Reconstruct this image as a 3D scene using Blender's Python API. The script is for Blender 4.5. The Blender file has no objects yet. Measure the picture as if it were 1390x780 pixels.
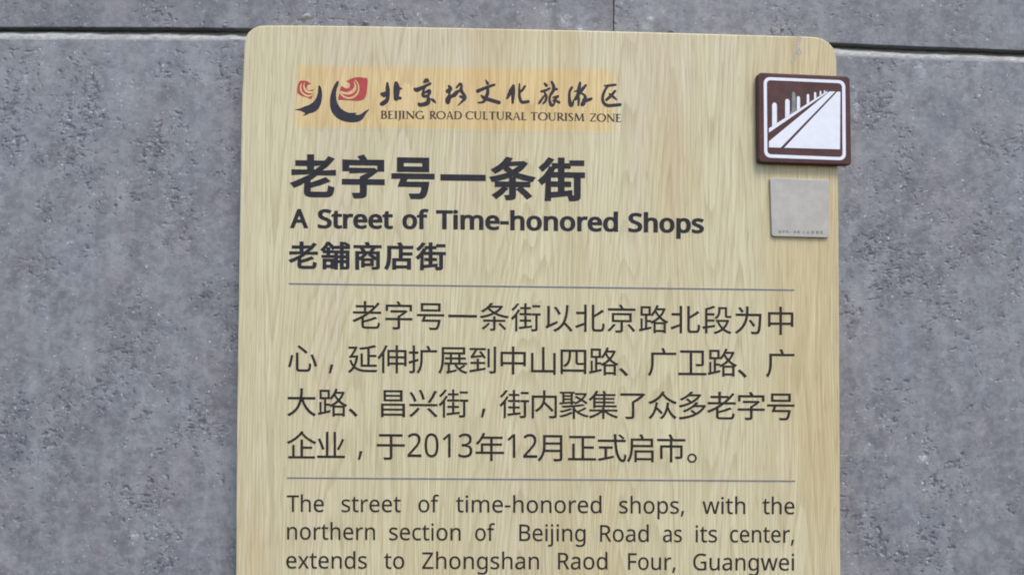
import bpy, math, random
from mathutils import Vector, Matrix, noise as mnoise
from mathutils.geometry import delaunay_2d_cdt

scene = bpy.context.scene
COL = scene.collection
R = math.radians

# ------------------------------------------------------------------ camera
F_PX, CX, CY = 1100.0, 695.0, 390.0            # focal length and centre on a 1390 x 780 sheet
CAM_POS = Vector((-0.04654, -0.80843, -0.02143))
CAM_RIGHT = Vector((0.99977094, -0.01874905, 0.01032185))
CAM_DOWN = Vector((0.01078765, 0.02491512, -0.99963136))
CAM_FWD = Vector((0.01848496, 0.99951374, 0.02511168))
cam_data = bpy.data.cameras.new('camera')
cam = bpy.data.objects.new('camera', cam_data)
COL.objects.link(cam)
cam_data.sensor_width = 36.0
cam_data.lens = F_PX / 1390.0 * 36.0
cam_data.clip_start = 0.01
cam_data.clip_end = 200.0
rot = Matrix((CAM_RIGHT, -CAM_DOWN, -CAM_FWD)).transposed()
cam.matrix_world = Matrix.Translation(CAM_POS) @ rot.to_4x4()
scene.camera = cam
scene.render.resolution_x, scene.render.resolution_y = 1024, 574

# ------------------------------------------------------------------ sky and sun (bright overcast)
SUN_ELEV, SUN_AZ = 56.0, 158.0                 # azimuth clockwise from +Y: behind the camera
world = bpy.data.worlds.new('World')
scene.world = world
world.use_nodes = True
wn = world.node_tree
wn.nodes.clear()
sky = wn.nodes.new('ShaderNodeTexSky')
sky.sky_type = 'NISHITA'
sky.sun_disc = False
sky.sun_elevation = R(SUN_ELEV)
sky.sun_rotation = R(SUN_AZ)
sky.air_density = 1.0
sky.dust_density = 1.5
sky.ozone_density = 1.0
bgn = wn.nodes.new('ShaderNodeBackground')
bgn.inputs['Strength'].default_value = 0.13
wo = wn.nodes.new('ShaderNodeOutputWorld')
wn.links.new(sky.outputs[0], bgn.inputs[0])
wn.links.new(bgn.outputs[0], wo.inputs[0])

sun_data = bpy.data.lights.new('sun', 'SUN')
sun_data.energy = 1.2
sun_data.angle = R(24)
sun_data.color = (1.0, 0.97, 0.88)
sun = bpy.data.objects.new('sun', sun_data)
COL.objects.link(sun)
el, az = R(SUN_ELEV), R(SUN_AZ)
to_sun = Vector((math.sin(az) * math.cos(el), math.cos(az) * math.cos(el), math.sin(el)))
sun.rotation_euler = to_sun.to_track_quat('Z', 'Y').to_euler()
sun.location = to_sun * 5

scene.view_settings.view_transform = 'Standard'
scene.view_settings.look = 'None'
scene.view_settings.gamma = 1.0
scene.view_settings.exposure = 0.85
try:
    scene.cycles.filter_width = 1.9
except Exception:
    pass


# ------------------------------------------------------------------ measuring helper
def at(u, v, y=0.0):
    """A point measured on the sheet, carried onto the vertical plane at depth y: (x, z) in metres."""
    d = CAM_RIGHT * ((u - CX) / F_PX) + CAM_DOWN * ((v - CY) / F_PX) + CAM_FWD
    q = CAM_POS + d * ((y - CAM_POS.y) / d.y)
    return (q.x, q.z)


# ------------------------------------------------------------------ material helpers
def material(name):
    m = bpy.data.materials.new(name)
    m.use_nodes = True
    nt = m.node_tree
    b = nt.nodes['Principled BSDF']
    return m, nt, b


def nd(nt, kind, **kw):
    n = nt.nodes.new(kind)
    for k, v in kw.items():
        setattr(n, k, v)
    return n


def lk(nt, a, b):
    nt.links.new(a, b)


def math_n(nt, op, a, b=None, clamp=False):
    n = nd(nt, 'ShaderNodeMath', operation=op)
    n.use_clamp = clamp
    for i, s in enumerate((a, b)):
        if s is None:
            continue
        if isinstance(s, (int, float)):
            n.inputs[i].default_value = s
        else:
            lk(nt, s, n.inputs[i])
    return n.outputs[0]


def scaled(nt, scale, offset=(0, 0, 0)):
    g = nd(nt, 'ShaderNodeNewGeometry')
    mp = nd(nt, 'ShaderNodeMapping')
    mp.inputs['Scale'].default_value = scale
    mp.inputs['Location'].default_value = offset
    lk(nt, g.outputs['Position'], mp.inputs['Vector'])
    return mp.outputs[0]


def noise_n(nt, vec, scale=1.0, detail=4.0, rough=0.55, dist=0.0):
    n = nd(nt, 'ShaderNodeTexNoise')
    n.inputs['Scale'].default_value = scale
    n.inputs['Detail'].default_value = detail
    n.inputs['Roughness'].default_value = rough
    n.inputs['Distortion'].default_value = dist
    lk(nt, vec, n.inputs['Vector'])
    return n.outputs['Fac']


def remap(nt, s, a, b, c=0.0, d=1.0, smooth=True):
    n = nd(nt, 'ShaderNodeMapRange')
    n.interpolation_type = 'SMOOTHSTEP' if smooth else 'LINEAR'
    n.inputs['From Min'].default_value = a
    n.inputs['From Max'].default_value = b
    n.inputs['To Min'].default_value = c
    n.inputs['To Max'].default_value = d
    lk(nt, s, n.inputs['Value'])
    return n.outputs['Result']


def mix_col(nt, fac, a, b, blend='MIX'):
    n = nd(nt, 'ShaderNodeMix', data_type='RGBA', blend_type=blend)
    for s, sock in ((fac, n.inputs[0]), (a, n.inputs[6]), (b, n.inputs[7])):
        if isinstance(s, (int, float)):
            sock.default_value = s
        elif isinstance(s, tuple):
            sock.default_value = (*s, 1.0)
        else:
            lk(nt, s, sock)
    return n.outputs[2]


def bump_n(nt, height, strength, distance, prev=None):
    n = nd(nt, 'ShaderNodeBump')
    n.inputs['Strength'].default_value = strength
    n.inputs['Distance'].default_value = distance
    lk(nt, height, n.inputs['Height'])
    if prev is not None:
        lk(nt, prev, n.inputs['Normal'])
    return n.outputs[0]


# ------------------------------------------------------------------ materials
def spot_sum(nt, spots):
    """Sum of soft elliptical patches on the wall face: (u, v, half-width, half-height, amount) off the sheet."""
    tot = None
    g = nd(nt, 'ShaderNodeNewGeometry')
    for u, v, ru, rv, amt in spots:
        x, z = at(u, v, 0.024)
        s = nd(nt, 'ShaderNodeVectorMath', operation='SUBTRACT')
        lk(nt, g.outputs['Position'], s.inputs[0])
        s.inputs[1].default_value = (x, 0, z)
        k = nd(nt, 'ShaderNodeVectorMath', operation='MULTIPLY')
        lk(nt, s.outputs[0], k.inputs[0])
        k.inputs[1].default_value = (1 / (ru * 0.00076), 0, 1 / (rv * 0.00076))
        d = nd(nt, 'ShaderNodeVectorMath', operation='LENGTH')
        lk(nt, k.outputs[0], d.inputs[0])
        one = remap(nt, d.outputs['Value'], 0.0, 1.0, amt, 0.0)
        tot = one if tot is None else math_n(nt, 'ADD', tot, one)
    return tot


# pinkish and tan patches painting reflected light and colour cast into the laminate
PINK_REFLECTIONS = [(560, 60, 330, 110, .16), (900, 110, 160, 120, .14), (450, 230, 110, 110, .08), (700, 240, 220, 90, .06)]
TAN_REFLECTIONS = [(1090, 130, 130, 190, .20), (760, 40, 330, 60, .05), (1112, 430, 90, 330, .10), (350, 330, 50, 420, .10), (360, 740, 60, 120, .12),
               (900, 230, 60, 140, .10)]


def wood_nodes(nt):
    """Pale straight-grained laminate with arched heart grain; returns (colour, height)."""
    g = nd(nt, 'ShaderNodeNewGeometry')
    warp = noise_n(nt, scaled(nt, (5.0, 0.2, 1.6)), 1.0, 2.0)
    warp2 = noise_n(nt, scaled(nt, (38.0, 0.2, 13.0), (2, 0, 7)), 1.0, 2.0)
    warp_x = math_n(nt, 'MULTIPLY', math_n(nt, 'SUBTRACT', warp, 0.5), 0.030)
    warp_x = math_n(nt, 'ADD', warp_x, math_n(nt, 'MULTIPLY', math_n(nt, 'SUBTRACT', warp2, 0.5), 0.0030))
    cmb = nd(nt, 'ShaderNodeCombineXYZ')
    lk(nt, warp_x, cmb.inputs[0])
    add = nd(nt, 'ShaderNodeVectorMath', operation='ADD')
    lk(nt, g.outputs['Position'], add.inputs[0])
    lk(nt, cmb.outputs[0], add.inputs[1])

    def m(scale, off=(0, 0, 0)):
        mp = nd(nt, 'ShaderNodeMapping')
        mp.inputs['Scale'].default_value = scale
        mp.inputs['Location'].default_value = off
        lk(nt, add.outputs[0], mp.inputs['Vector'])
        return mp.outputs[0]
    fine = noise_n(nt, m((760, 1, 16.0)), 1.0, 2.0, 0.6)             # hair lines
    hair = noise_n(nt, m((420, 1, 12.0), (2, 0, 8)), 1.0, 2.0, 0.6)   # broken threads
    mid = noise_n(nt, m((140, 1, 2.4), (3, 0, 5)), 1.0, 3.0, 0.6)    # narrow bands
    broad = noise_n(nt, m((24, 1, 0.8), (7, 0, 1)), 1.0, 2.0, 0.5)   # wide bands
    # growth lines: thin dark late-wood lines along the contours of a long, slow field
    heart = noise_n(nt, m((11.0, 1, 0.62), (1.7, 0, 2.4)), 1.0, 1.5, 0.42)
    rag = math_n(nt, 'MULTIPLY', math_n(nt, 'SUBTRACT', mid, 0.5), 0.55)
    ring = math_n(nt, 'FRACT', math_n(nt, 'ADD', math_n(nt, 'MULTIPLY', heart, 62.0), rag))
    late = math_n(nt, 'MULTIPLY', remap(nt, ring, 0.45, 0.90), remap(nt, ring, 1.0, 0.93))
    late = math_n(nt, 'MULTIPLY', late, remap(nt, hair, 0.34, 0.60, 0.25, 1.0))
    late = math_n(nt, 'MULTIPLY', late, remap(nt, broad, 0.36, 0.60, 0.45, 1.0))
    pores = noise_n(nt, m((700, 1, 30.0), (9, 0, 3)), 1.0, 2.0, 0.5)
    pores = remap(nt, pores, 0.57, 0.68)
    tone = math_n(nt, 'MULTIPLY', fine, 0.34)
    tone = math_n(nt, 'ADD', tone, math_n(nt, 'MULTIPLY', hair, 0.22))
    tone = math_n(nt, 'ADD', tone, math_n(nt, 'MULTIPLY', mid, 0.16))
    tone = math_n(nt, 'ADD', tone, math_n(nt, 'MULTIPLY', broad, 0.16))
    tone = math_n(nt, 'ADD', tone, math_n(nt, 'MULTIPLY', late, -0.125))
    tone = math_n(nt, 'ADD', tone, 0.092)
    fac = remap(nt, tone, 0.335, 0.66, 0.0, 1.0, False)
    ramp = nd(nt, 'ShaderNodeValToRGB')
    lk(nt, fac, ramp.inputs[0])
    e = ramp.color_ramp.elements
    e[0].position, e[0].color = 0.0, WOOD[0] + (1,)
    e[1].position, e[1].color = 1.0, WOOD[2] + (1,)
    k = e.new(0.5)
    k.color = WOOD[1] + (1,)
    col = mix_col(nt, math_n(nt, 'MULTIPLY', pores, 0.36), ramp.outputs[0], WOOD_PORE)
    # slow drift of hue across the sheet: random straw, pinkish beige and tan, plus the painted reflections
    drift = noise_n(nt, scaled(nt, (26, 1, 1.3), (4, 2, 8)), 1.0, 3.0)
    drift = math_n(nt, 'ADD', drift, spot_sum(nt, PINK_REFLECTIONS))
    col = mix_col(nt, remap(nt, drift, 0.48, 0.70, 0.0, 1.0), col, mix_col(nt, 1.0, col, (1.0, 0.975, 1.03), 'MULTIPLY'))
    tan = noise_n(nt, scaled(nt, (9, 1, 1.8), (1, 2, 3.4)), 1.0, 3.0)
    tan = math_n(nt, 'ADD', tan, spot_sum(nt, TAN_REFLECTIONS))
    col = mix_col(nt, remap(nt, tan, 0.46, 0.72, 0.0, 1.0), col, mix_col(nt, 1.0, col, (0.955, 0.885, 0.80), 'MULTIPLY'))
    return col, tone


WOOD = ((0.420, 0.340, 0.190), (0.590, 0.512, 0.318), (0.745, 0.680, 0.470))
WOOD_PORE = (0.33, 0.255, 0.14)

M = {}
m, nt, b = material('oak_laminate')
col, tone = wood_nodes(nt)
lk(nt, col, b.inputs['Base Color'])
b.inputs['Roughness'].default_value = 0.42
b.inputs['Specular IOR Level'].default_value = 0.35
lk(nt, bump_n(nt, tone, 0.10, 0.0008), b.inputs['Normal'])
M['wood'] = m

# the printed band behind the emblem: the same grain, tinted, its right end fading out
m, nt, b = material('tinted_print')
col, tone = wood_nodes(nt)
g = nd(nt, 'ShaderNodeNewGeometry')
sep = nd(nt, 'ShaderNodeSeparateXYZ')
lk(nt, g.outputs['Position'], sep.inputs[0])
_x1, _ = at(846, 130)
_x0, _ = at(397, 130)
_, _z1 = at(600, 87)
_, _z0 = at(600, 178)
ragged = math_n(nt, 'MULTIPLY', math_n(nt, 'SUBTRACT', noise_n(nt, scaled(nt, (160, 1, 12)), 1, 2), 0.5), 0.010)
xs = math_n(nt, 'ADD', sep.outputs[0], ragged)
fade = remap(nt, xs, _x1 - 0.016, _x1 - 0.002, 1.0, 0.0)
fade = math_n(nt, 'MULTIPLY', fade, remap(nt, xs, _x0, _x0 + 0.006))
fade = math_n(nt, 'MULTIPLY', fade, remap(nt, sep.outputs[2], _z1 - 0.007, _z1 - 0.0005, 1.0, 0.0))
fade = math_n(nt, 'MULTIPLY', fade, remap(nt, sep.outputs[2], _z0 + 0.0005, _z0 + 0.004))
tint = mix_col(nt, 1.0, col, (1.13, 0.95, 0.72), 'MULTIPLY')
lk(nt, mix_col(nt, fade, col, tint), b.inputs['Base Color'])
b.inputs['Roughness'].default_value = 0.42
b.inputs['Specular IOR Level'].default_value = 0.35
lk(nt, bump_n(nt, tone, 0.10, 0.0008), b.inputs['Normal'])
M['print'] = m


def paint(key, name, colour, rough=0.5, vary=0.10, spec=0.35):
    m, nt, b = material(name)
    n = noise_n(nt, scaled(nt, (140, 140, 140)), 1.0, 4.0)
    dark = tuple(c * (1 - vary) for c in colour)
    lite = tuple(min(1, c * (1 + vary)) for c in colour)
    lk(nt, mix_col(nt, remap(nt, n, 0.3, 0.7), dark, lite), b.inputs['Base Color'])
    b.inputs['Roughness'].default_value = rough
    b.inputs['Specular IOR Level'].default_value = spec
    M[key] = m
    return m, nt, b


paint('ink', 'charcoal_vinyl', (0.027, 0.024, 0.030), 0.6, 0.2, 0.25)
paint('ink_brown', 'brown_black_ink', (0.031, 0.025, 0.022), 0.6, 0.25, 0.25)
paint('ink_brush', 'aubergine_ink', (0.030, 0.022, 0.030), 0.55, 0.2)
paint('ink_small', 'faded_brown_ink', (0.070, 0.050, 0.036), 0.6, 0.25)
paint('navy', 'navy_ink', (0.027, 0.023, 0.036), 0.5, 0.2)
paint('red', 'brick_red_ink', (0.44, 0.060, 0.055), 0.55, 0.12)
paint('rule', 'slate_blue_rule', (0.20, 0.195, 0.22), 0.5, 0.12)
paint('white', 'white_enamel', (0.80, 0.80, 0.86), 0.35, 0.03)
paint('fadedgreen', 'worn_grey_green_film', (0.22, 0.25, 0.25), 0.6, 0.15)
paint('caption', 'faint_grey_ink', (0.26, 0.25, 0.24), 0.6, 0.2)
m, nt, b = paint('scuff', 'chalky_scrape', (0.58, 0.57, 0.58), 0.8, 0.12)
lk(nt, remap(nt, noise_n(nt, scaled(nt, (420, 420, 260)), 1.0, 3.0), 0.36, 0.62, 0.15, 0.75), b.inputs['Alpha'])
paint('chip', 'pale_glue_flake', (0.30, 0.29, 0.285), 0.6, 0.25)

# brown plaque: slightly dusty enamel
m, nt, b = material('dusty_brown_enamel')
d1 = noise_n(nt, scaled(nt, (60, 60, 60)), 1.0, 6.0, 0.7)
d2 = noise_n(nt, scaled(nt, (420, 420, 420)), 1.0, 2.0, 0.6)
base = mix_col(nt, remap(nt, d1, 0.3, 0.75), (0.078, 0.032, 0.029), (0.108, 0.047, 0.043))
base = mix_col(nt, math_n(nt, 'MULTIPLY', remap(nt, d2, 0.62, 0.78), 0.22), base, (0.34, 0.27, 0.26))
lk(nt, base, b.inputs['Base Color'])
b.inputs['Roughness'].default_value = 0.5
b.inputs['Specular IOR Level'].default_value = 0.25
lk(nt, bump_n(nt, d1, 0.08, 0.001), b.inputs['Normal'])
M['brown'] = m

# brushed grey metal plate
m, nt, b = material('brushed_grey_metal')
d1 = noise_n(nt, scaled(nt, (18, 18, 900)), 1.0, 3.0)
d2 = noise_n(nt, scaled(nt, (70, 70, 70)), 1.0, 5.0, 0.65)
base = mix_col(nt, remap(nt, d2, 0.3, 0.7), (0.43, 0.395, 0.345), (0.52, 0.485, 0.435))
base = mix_col(nt, math_n(nt, 'MULTIPLY', d1, 0.25), base, (0.32, 0.31, 0.30))
lk(nt, base, b.inputs['Base Color'])
b.inputs['Metallic'].default_value = 0.25
b.inputs['Roughness'].default_value = 0.5
lk(nt, bump_n(nt, d1, 0.05, 0.0005), b.inputs['Normal'])
M['plate'] = m


def stone(key, name, shift, dark_spots=(), pale_spots=(), k=1.0):
    m, nt, b = material(name)
    P = scaled(nt, (1, 1, 1), shift)

    def off(sc, o):
        mp = nd(nt, 'ShaderNodeMapping')
        mp.inputs['Scale'].default_value = sc
        mp.inputs['Location'].default_value = o
        lk(nt, P, mp.inputs['Vector'])
        return mp.outputs[0]
    cloud = noise_n(nt, off((16, 16, 11), (0, 0, 0)), 1.0, 6.0, 0.68)
    blot = noise_n(nt, off((46, 46, 34), (9, 0, 2)), 1.0, 5.0, 0.66, 0.5)
    runs = noise_n(nt, off((34, 34, 2.2), (6, 0, 3)), 1.0, 3.0, 0.6)
    hue = noise_n(nt, off((21, 21, 16), (4, 0, 6)), 1.0, 4.0, 0.6)
    streak = noise_n(nt, off((75, 75, 7), (3, 1, 2)), 1.0, 4.0, 0.65)
    grain = noise_n(nt, off((620, 620, 620), (0, 5, 0)), 1.0, 3.0, 0.7)
    mott = noise_n(nt, off((120, 120, 150), (5, 5, 0)), 1.0, 5.0, 0.68, 0.4)
    cluster = noise_n(nt, off((19, 19, 15), (1, 7, 3)), 1.0, 4.0, 0.7)
    cl = remap(nt, cluster, 0.37, 0.73, -0.14, 0.05)
    if dark_spots:
        cl = math_n(nt, 'ADD', cl, spot_sum(nt, dark_spots))
    pit_src = noise_n(nt, off((140, 140, 190), (2, 2, 9)), 1.0, 2.5, 0.6, 0.2)
    pit = remap(nt, math_n(nt, 'ADD', pit_src, cl), 0.52, 0.69)
    pit_b = noise_n(nt, off((190, 190, 120), (12, 2, 4)), 1.0, 3.0, 0.66, 0.5)
    pit_b = remap(nt, math_n(nt, 'ADD', pit_b, cl), 0.57, 0.72)
    fine_src = noise_n(nt, off((360, 360, 430), (6, 1, 4)), 1.0, 3.0, 0.65, 0.3)
    pit2 = remap(nt, math_n(nt, 'ADD', fine_src, math_n(nt, 'MULTIPLY', cl, 0.8)), 0.53, 0.66)
    # pale bits: the raised lips beside the pits, and loose crystals
    lit_src = noise_n(nt, off((140, 140, 190), (2.20, 2, 9.38)), 1.0, 3.0, 0.62, 0.2)
    cp = math_n(nt, 'MULTIPLY', cl, 0.45)
    if pale_spots:
        cp = math_n(nt, 'ADD', cp, math_n(nt, 'MULTIPLY', spot_sum(nt, pale_spots), 1.35))
    lit = remap(nt, math_n(nt, 'ADD', lit_src, cp), 0.575, 0.74)
    spk = noise_n(nt, off((230, 230, 260), (8, 3, 1)), 1.0, 2.5, 0.6)
    spk = remap(nt, math_n(nt, 'ADD', spk, math_n(nt, 'MULTIPLY', cp, 0.50)), 0.63, 0.72)
    a, c2, c3, c4 = [tuple(q * k for q in s) for s in STONE]
    col = mix_col(nt, remap(nt, cloud, 0.36, 0.64), a, c3)
    col = mix_col(nt, remap(nt, blot, 0.50, 0.68, 0.0, 0.60), col, c4)
    col = mix_col(nt, remap(nt, blot, 0.49, 0.32, 0.0, 0.75), col, (0.135 * k, 0.135 * k, 0.148 * k))
    col = mix_col(nt, remap(nt, runs, 0.50, 0.68, 0.0, 0.35), col, (0.150 * k, 0.150 * k, 0.160 * k))
    col = mix_col(nt, remap(nt, hue, 0.50, 0.68, 0.0, 0.8), col, mix_col(nt, 1.0, col, (1.08, 0.985, 1.0), 'MULTIPLY'))
    col = mix_col(nt, remap(nt, hue, 0.48, 0.32, 0.0, 0.8), col, mix_col(nt, 1.0, col, (0.96, 0.98, 1.09), 'MULTIPLY'))
    col = mix_col(nt, remap(nt, streak, 0.38, 0.70, 0.0, 0.40), col, c2)
    col = mix_col(nt, remap(nt, mott, 0.40, 0.72, 0.0, 0.60), col, c4)
    col = mix_col(nt, remap(nt, mott, 0.30, 0.48, 0.40, 0.0), col, (0.150 * k, 0.150 * k, 0.158 * k))
    col = mix_col(nt, remap(nt, grain, 0.3, 0.7, 0.0, 0.20), col, (0.17 * k, 0.17 * k, 0.18 * k))
    col = mix_col(nt, math_n(nt, 'MULTIPLY', pit2, 0.45), col, (0.085, 0.085, 0.105))
    col = mix_col(nt, math_n(nt, 'MULTIPLY', pit_b, 0.50), col, (0.080, 0.080, 0.105))
    col = mix_col(nt, math_n(nt, 'MULTIPLY', pit, 0.68), col, (0.060, 0.060, 0.085))
    col = mix_col(nt, math_n(nt, 'MULTIPLY', lit, 0.45), col, (0.46, 0.47, 0.49))
    col = mix_col(nt, math_n(nt, 'MULTIPLY', spk, 0.75), col, (0.62, 0.62, 0.62))
    if pale_spots:
        rub = noise_n(nt, off((150, 150, 190), (3, 7, 1)), 1.0, 4.0, 0.7)
        rub = math_n(nt, 'MULTIPLY', remap(nt, rub, 0.42, 0.66), math_n(nt, 'MULTIPLY', spot_sum(nt, pale_spots), 5.0), True)
        col = mix_col(nt, rub, col, (0.54, 0.55, 0.59))
    lk(nt, col, b.inputs['Base Color'])
    b.inputs['Roughness'].default_value = 0.55
    b.inputs['Specular IOR Level'].default_value = 0.35
    h = math_n(nt, 'SUBTRACT', math_n(nt, 'MULTIPLY', lit, 0.6), pit)
    h = math_n(nt, 'SUBTRACT', h, math_n(nt, 'MULTIPLY', pit2, 0.35))
    h = math_n(nt, 'SUBTRACT', h, math_n(nt, 'MULTIPLY', pit_b, 0.6))
    h = math_n(nt, 'ADD', h, math_n(nt, 'MULTIPLY', mott, 0.30))
    n1 = bump_n(nt, h, 0.38, 0.0012)
    lk(nt, bump_n(nt, grain, 0.14, 0.0005, n1), b.inputs['Normal'])
    M[key] = m


STONE = ((0.183, 0.185, 0.198), (0.158, 0.160, 0.175), (0.261, 0.263, 0.277), (0.355, 0.356, 0.366))
DARK_SPOTS = [(64, 286, 26, 30, .10), (189, 268, 22, 30, .09), (157, 402, 14, 20, .09), (249, 405, 30, 16, .08), (173, 690, 20, 34, .11),
              (17, 130, 14, 34, .09), (135, 156, 26, 12, .07), (215, 205, 16, 30, .07), (95, 215, 18, 40, .06), (265, 560, 34, 50, .05),
              (60, 590, 30, 40, .05), (225, 770, 40, 20, .08), (1185, 342, 18, 14, .12), (1222, 208, 26, 16, .09), (1377, 207, 18, 14, .10),
              (1340, 190, 10, 30, .08), (1166, 322, 14, 16, .09), (1197, 425, 14, 20, .09), (1162, 540, 18, 16, .09), (1272, 652, 26, 16, .10),
              (1229, 752, 20, 22, .10), (1345, 640, 26, 14, .08), (1180, 135, 16, 40, .06), (1150, 660, 16, 40, .06)]
PALE_SPOTS = [(178, 731, 10, 12, .16), (205, 715, 22, 18, .06), (30, 105, 16, 12, .10), (1253, 92, 12, 14, .13), (1275, 90, 16, 8, .07),
              (1256, 624, 12, 9, .16), (1258, 606, 12, 18, .07), (1217, 606, 14, 18, .06), (1180, 610, 14, 14, .05), (1165, 145, 9, 34, .08),
              (165, 130, 30, 40, .05), (90, 330, 12, 10, .08), (230, 300, 16, 16, .08), (1170, 260, 16, 30, .05)]
stone('stone', 'grey_pitted_stone', (0, 0, 0), DARK_SPOTS, PALE_SPOTS)
stone('stone_upper', 'grey_pitted_stone_dusty', (3.3, 1.0, 2.1), [(215, 20, 30, 30, .03)],
      [(770, 24, 16, 20, .12), (740, 14, 20, 16, .05), (790, 36, 12, 8, .12)], 0.88)
stone('stone_far', 'grey_pitted_stone_chalky', (7.9, 2.0, 5.4), [(1190, 10, 30, 20, .05), (1310, 12, 30, 20, .05)],
      [(885, 22, 10, 8, .14), (880, 36, 14, 10, .10), (960, 22, 20, 14, .05), (1062, 38, 12, 12, .08)], 0.93)

m, nt, b = material('sandy_mortar')
d1 = noise_n(nt, scaled(nt, (130, 130, 260)), 1.0, 5.0, 0.7)
d2 = noise_n(nt, scaled(nt, (14, 14, 40)), 1.0, 3.0)
base = mix_col(nt, remap(nt, d1, 0.3, 0.7), (0.30, 0.295, 0.285), (0.52, 0.51, 0.48))
base = mix_col(nt, remap(nt, d2, 0.45, 0.7, 0.0, 0.6), base, (0.17, 0.165, 0.165))
lk(nt, base, b.inputs['Base Color'])
b.inputs['Roughness'].default_value = 0.9
lk(nt, bump_n(nt, d1, 0.6, 0.002), b.inputs['Normal'])
M['mortar'] = m


# ------------------------------------------------------------------ object helpers
def add_mesh(name, verts, faces, mat, parent=None, smooth=False):
    me = bpy.data.meshes.new(name)
    me.from_pydata([tuple(v) for v in verts], [], faces)
    me.update()
    if smooth:
        me.polygons.foreach_set('use_smooth', [True] * len(me.polygons))
    me.materials.append(M[mat])
    o = bpy.data.objects.new(name, me)
    COL.objects.link(o)
    if parent is not None:
        o.parent = parent
    return o


def thing(name, label, cat, group=None):
    o = bpy.data.objects.new(name, None)
    o.empty_display_size = 0.05
    COL.objects.link(o)
    o['label'] = label
    o['category'] = cat
    if group:
        o['group'] = group
    return o


def winding(x, z, polys):
    w = 0
    for p in polys:
        n = len(p)
        for i in range(n):
            x0, z0 = p[i]
            x1, z1 = p[(i + 1) % n]
            if z0 <= z < z1:
                if (x1 - x0) * (z - z0) - (x - x0) * (z1 - z0) > 0:
                    w += 1
            elif z1 <= z < z0:
                if (x1 - x0) * (z - z0) - (x - x0) * (z1 - z0) < 0:
                    w -= 1
    return w


def fill(groups, y_top, y_bot, verts, faces):
    """Fill groups of outlines (non-zero rule, holes run the other way) as raised solids, front face at y_top."""
    for polys in groups:
        pts, edges = [], []
        for p in polys:
            s = len(pts)
            pts += [Vector((q[0] * 1000, q[1] * 1000)) for q in p]     # millimetres for precision
            edges += [(s + i, s + (i + 1) % len(p)) for i in range(len(p))]
        vo, eo, fo, *_ = delaunay_2d_cdt(pts, edges, [], 0, 1e-5)
        keep = []
        mm = [[(q[0] * 1000, q[1] * 1000) for q in p] for p in polys]
        for f in fo:
            cx = sum(vo[i].x for i in f) / len(f)
            cz = sum(vo[i].y for i in f) / len(f)
            if winding(cx, cz, mm) != 0:
                keep.append(list(f))
        used = sorted({i for f in keep for i in f})
        s = len(verts)
        idx = {v: k for k, v in enumerate(used)}
        n = len(used)
        for v in used:
            verts.append((vo[v].x / 1000, y_top, vo[v].y / 1000))
        for v in used:
            verts.append((vo[v].x / 1000, y_bot, vo[v].y / 1000))
        cnt = {}
        for f in keep:
            faces.append([s + idx[i] for i in f])
            for a, c in zip(f, f[1:] + f[:1]):
                cnt[(a, c)] = cnt.get((a, c), 0) + 1
        for (a, c) in cnt:
            if (c, a) not in cnt:
                faces.append([s + idx[c], s + idx[a], s + n + idx[a], s + n + idx[c]])


def decal(name, groups, mat, parent, y_top=-0.0003, y_bot=0.0004):
    v, f = [], []
    fill(groups, y_top, y_bot, v, f)
    return add_mesh(name, v, f, mat, parent)


def ccw(p):
    a = sum(p[i][0] * p[(i + 1) % len(p)][1] - p[(i + 1) % len(p)][0] * p[i][1] for i in range(len(p)))
    return p if a > 0 else p[::-1]


def smooth_line(pts, n=6, closed=False):
    """Catmull-Rom through the points (any dimension)."""
    out = []
    k = len(pts)
    rng = range(k) if closed else range(k - 1)
    for i in rng:
        if closed:
            p = [pts[(i + j) % k] for j in (-1, 0, 1, 2)]
        else:
            p = [pts[max(i - 1, 0)], pts[i], pts[i + 1], pts[min(i + 2, k - 1)]]
        for j in range(n):
            t = j / n
            out.append(tuple(0.5 * (2 * p[1][d] + (p[2][d] - p[0][d]) * t
                       + (2 * p[0][d] - 5 * p[1][d] + 4 * p[2][d] - p[3][d]) * t * t
                       + (3 * p[1][d] - p[0][d] - 3 * p[2][d] + p[3][d]) * t ** 3) for d in range(len(p[0]))))
    if not closed:
        out.append(tuple(pts[-1]))
    return out


def stroke(pts, n=5):
    """A brush stroke of varying half-width as overlapping outlines (filled together)."""
    s = smooth_line(pts, n) if len(pts) > 2 else [tuple(pts[0]), tuple(pts[1])]
    left, right = [], []
    for i, (x, y, w) in enumerate(s):
        a, c = s[max(i - 1, 0)], s[min(i + 1, len(s) - 1)]
        dx, dy = c[0] - a[0], c[1] - a[1]
        L = math.hypot(dx, dy) or 1
        left.append((x - dy / L * w, y + dx / L * w))
        right.append((x + dy / L * w, y - dx / L * w))
    polys = []
    for i in range(len(s) - 1):
        polys.append([left[i], left[i + 1], right[i + 1], right[i]])
    for (x, y, w) in s[::1]:
        if w > 0.5:
            polys.append([(x + w * math.cos(k * math.pi / 5), y + w * math.sin(k * math.pi / 5)) for k in range(10)])
    return polys


def to_board(polys, fu, y=0.0):
    out = []
    for p in polys:
        q = ccw([at(*fu(a, c), y) for a, c in p])
        out.append(q)
    return out


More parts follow.
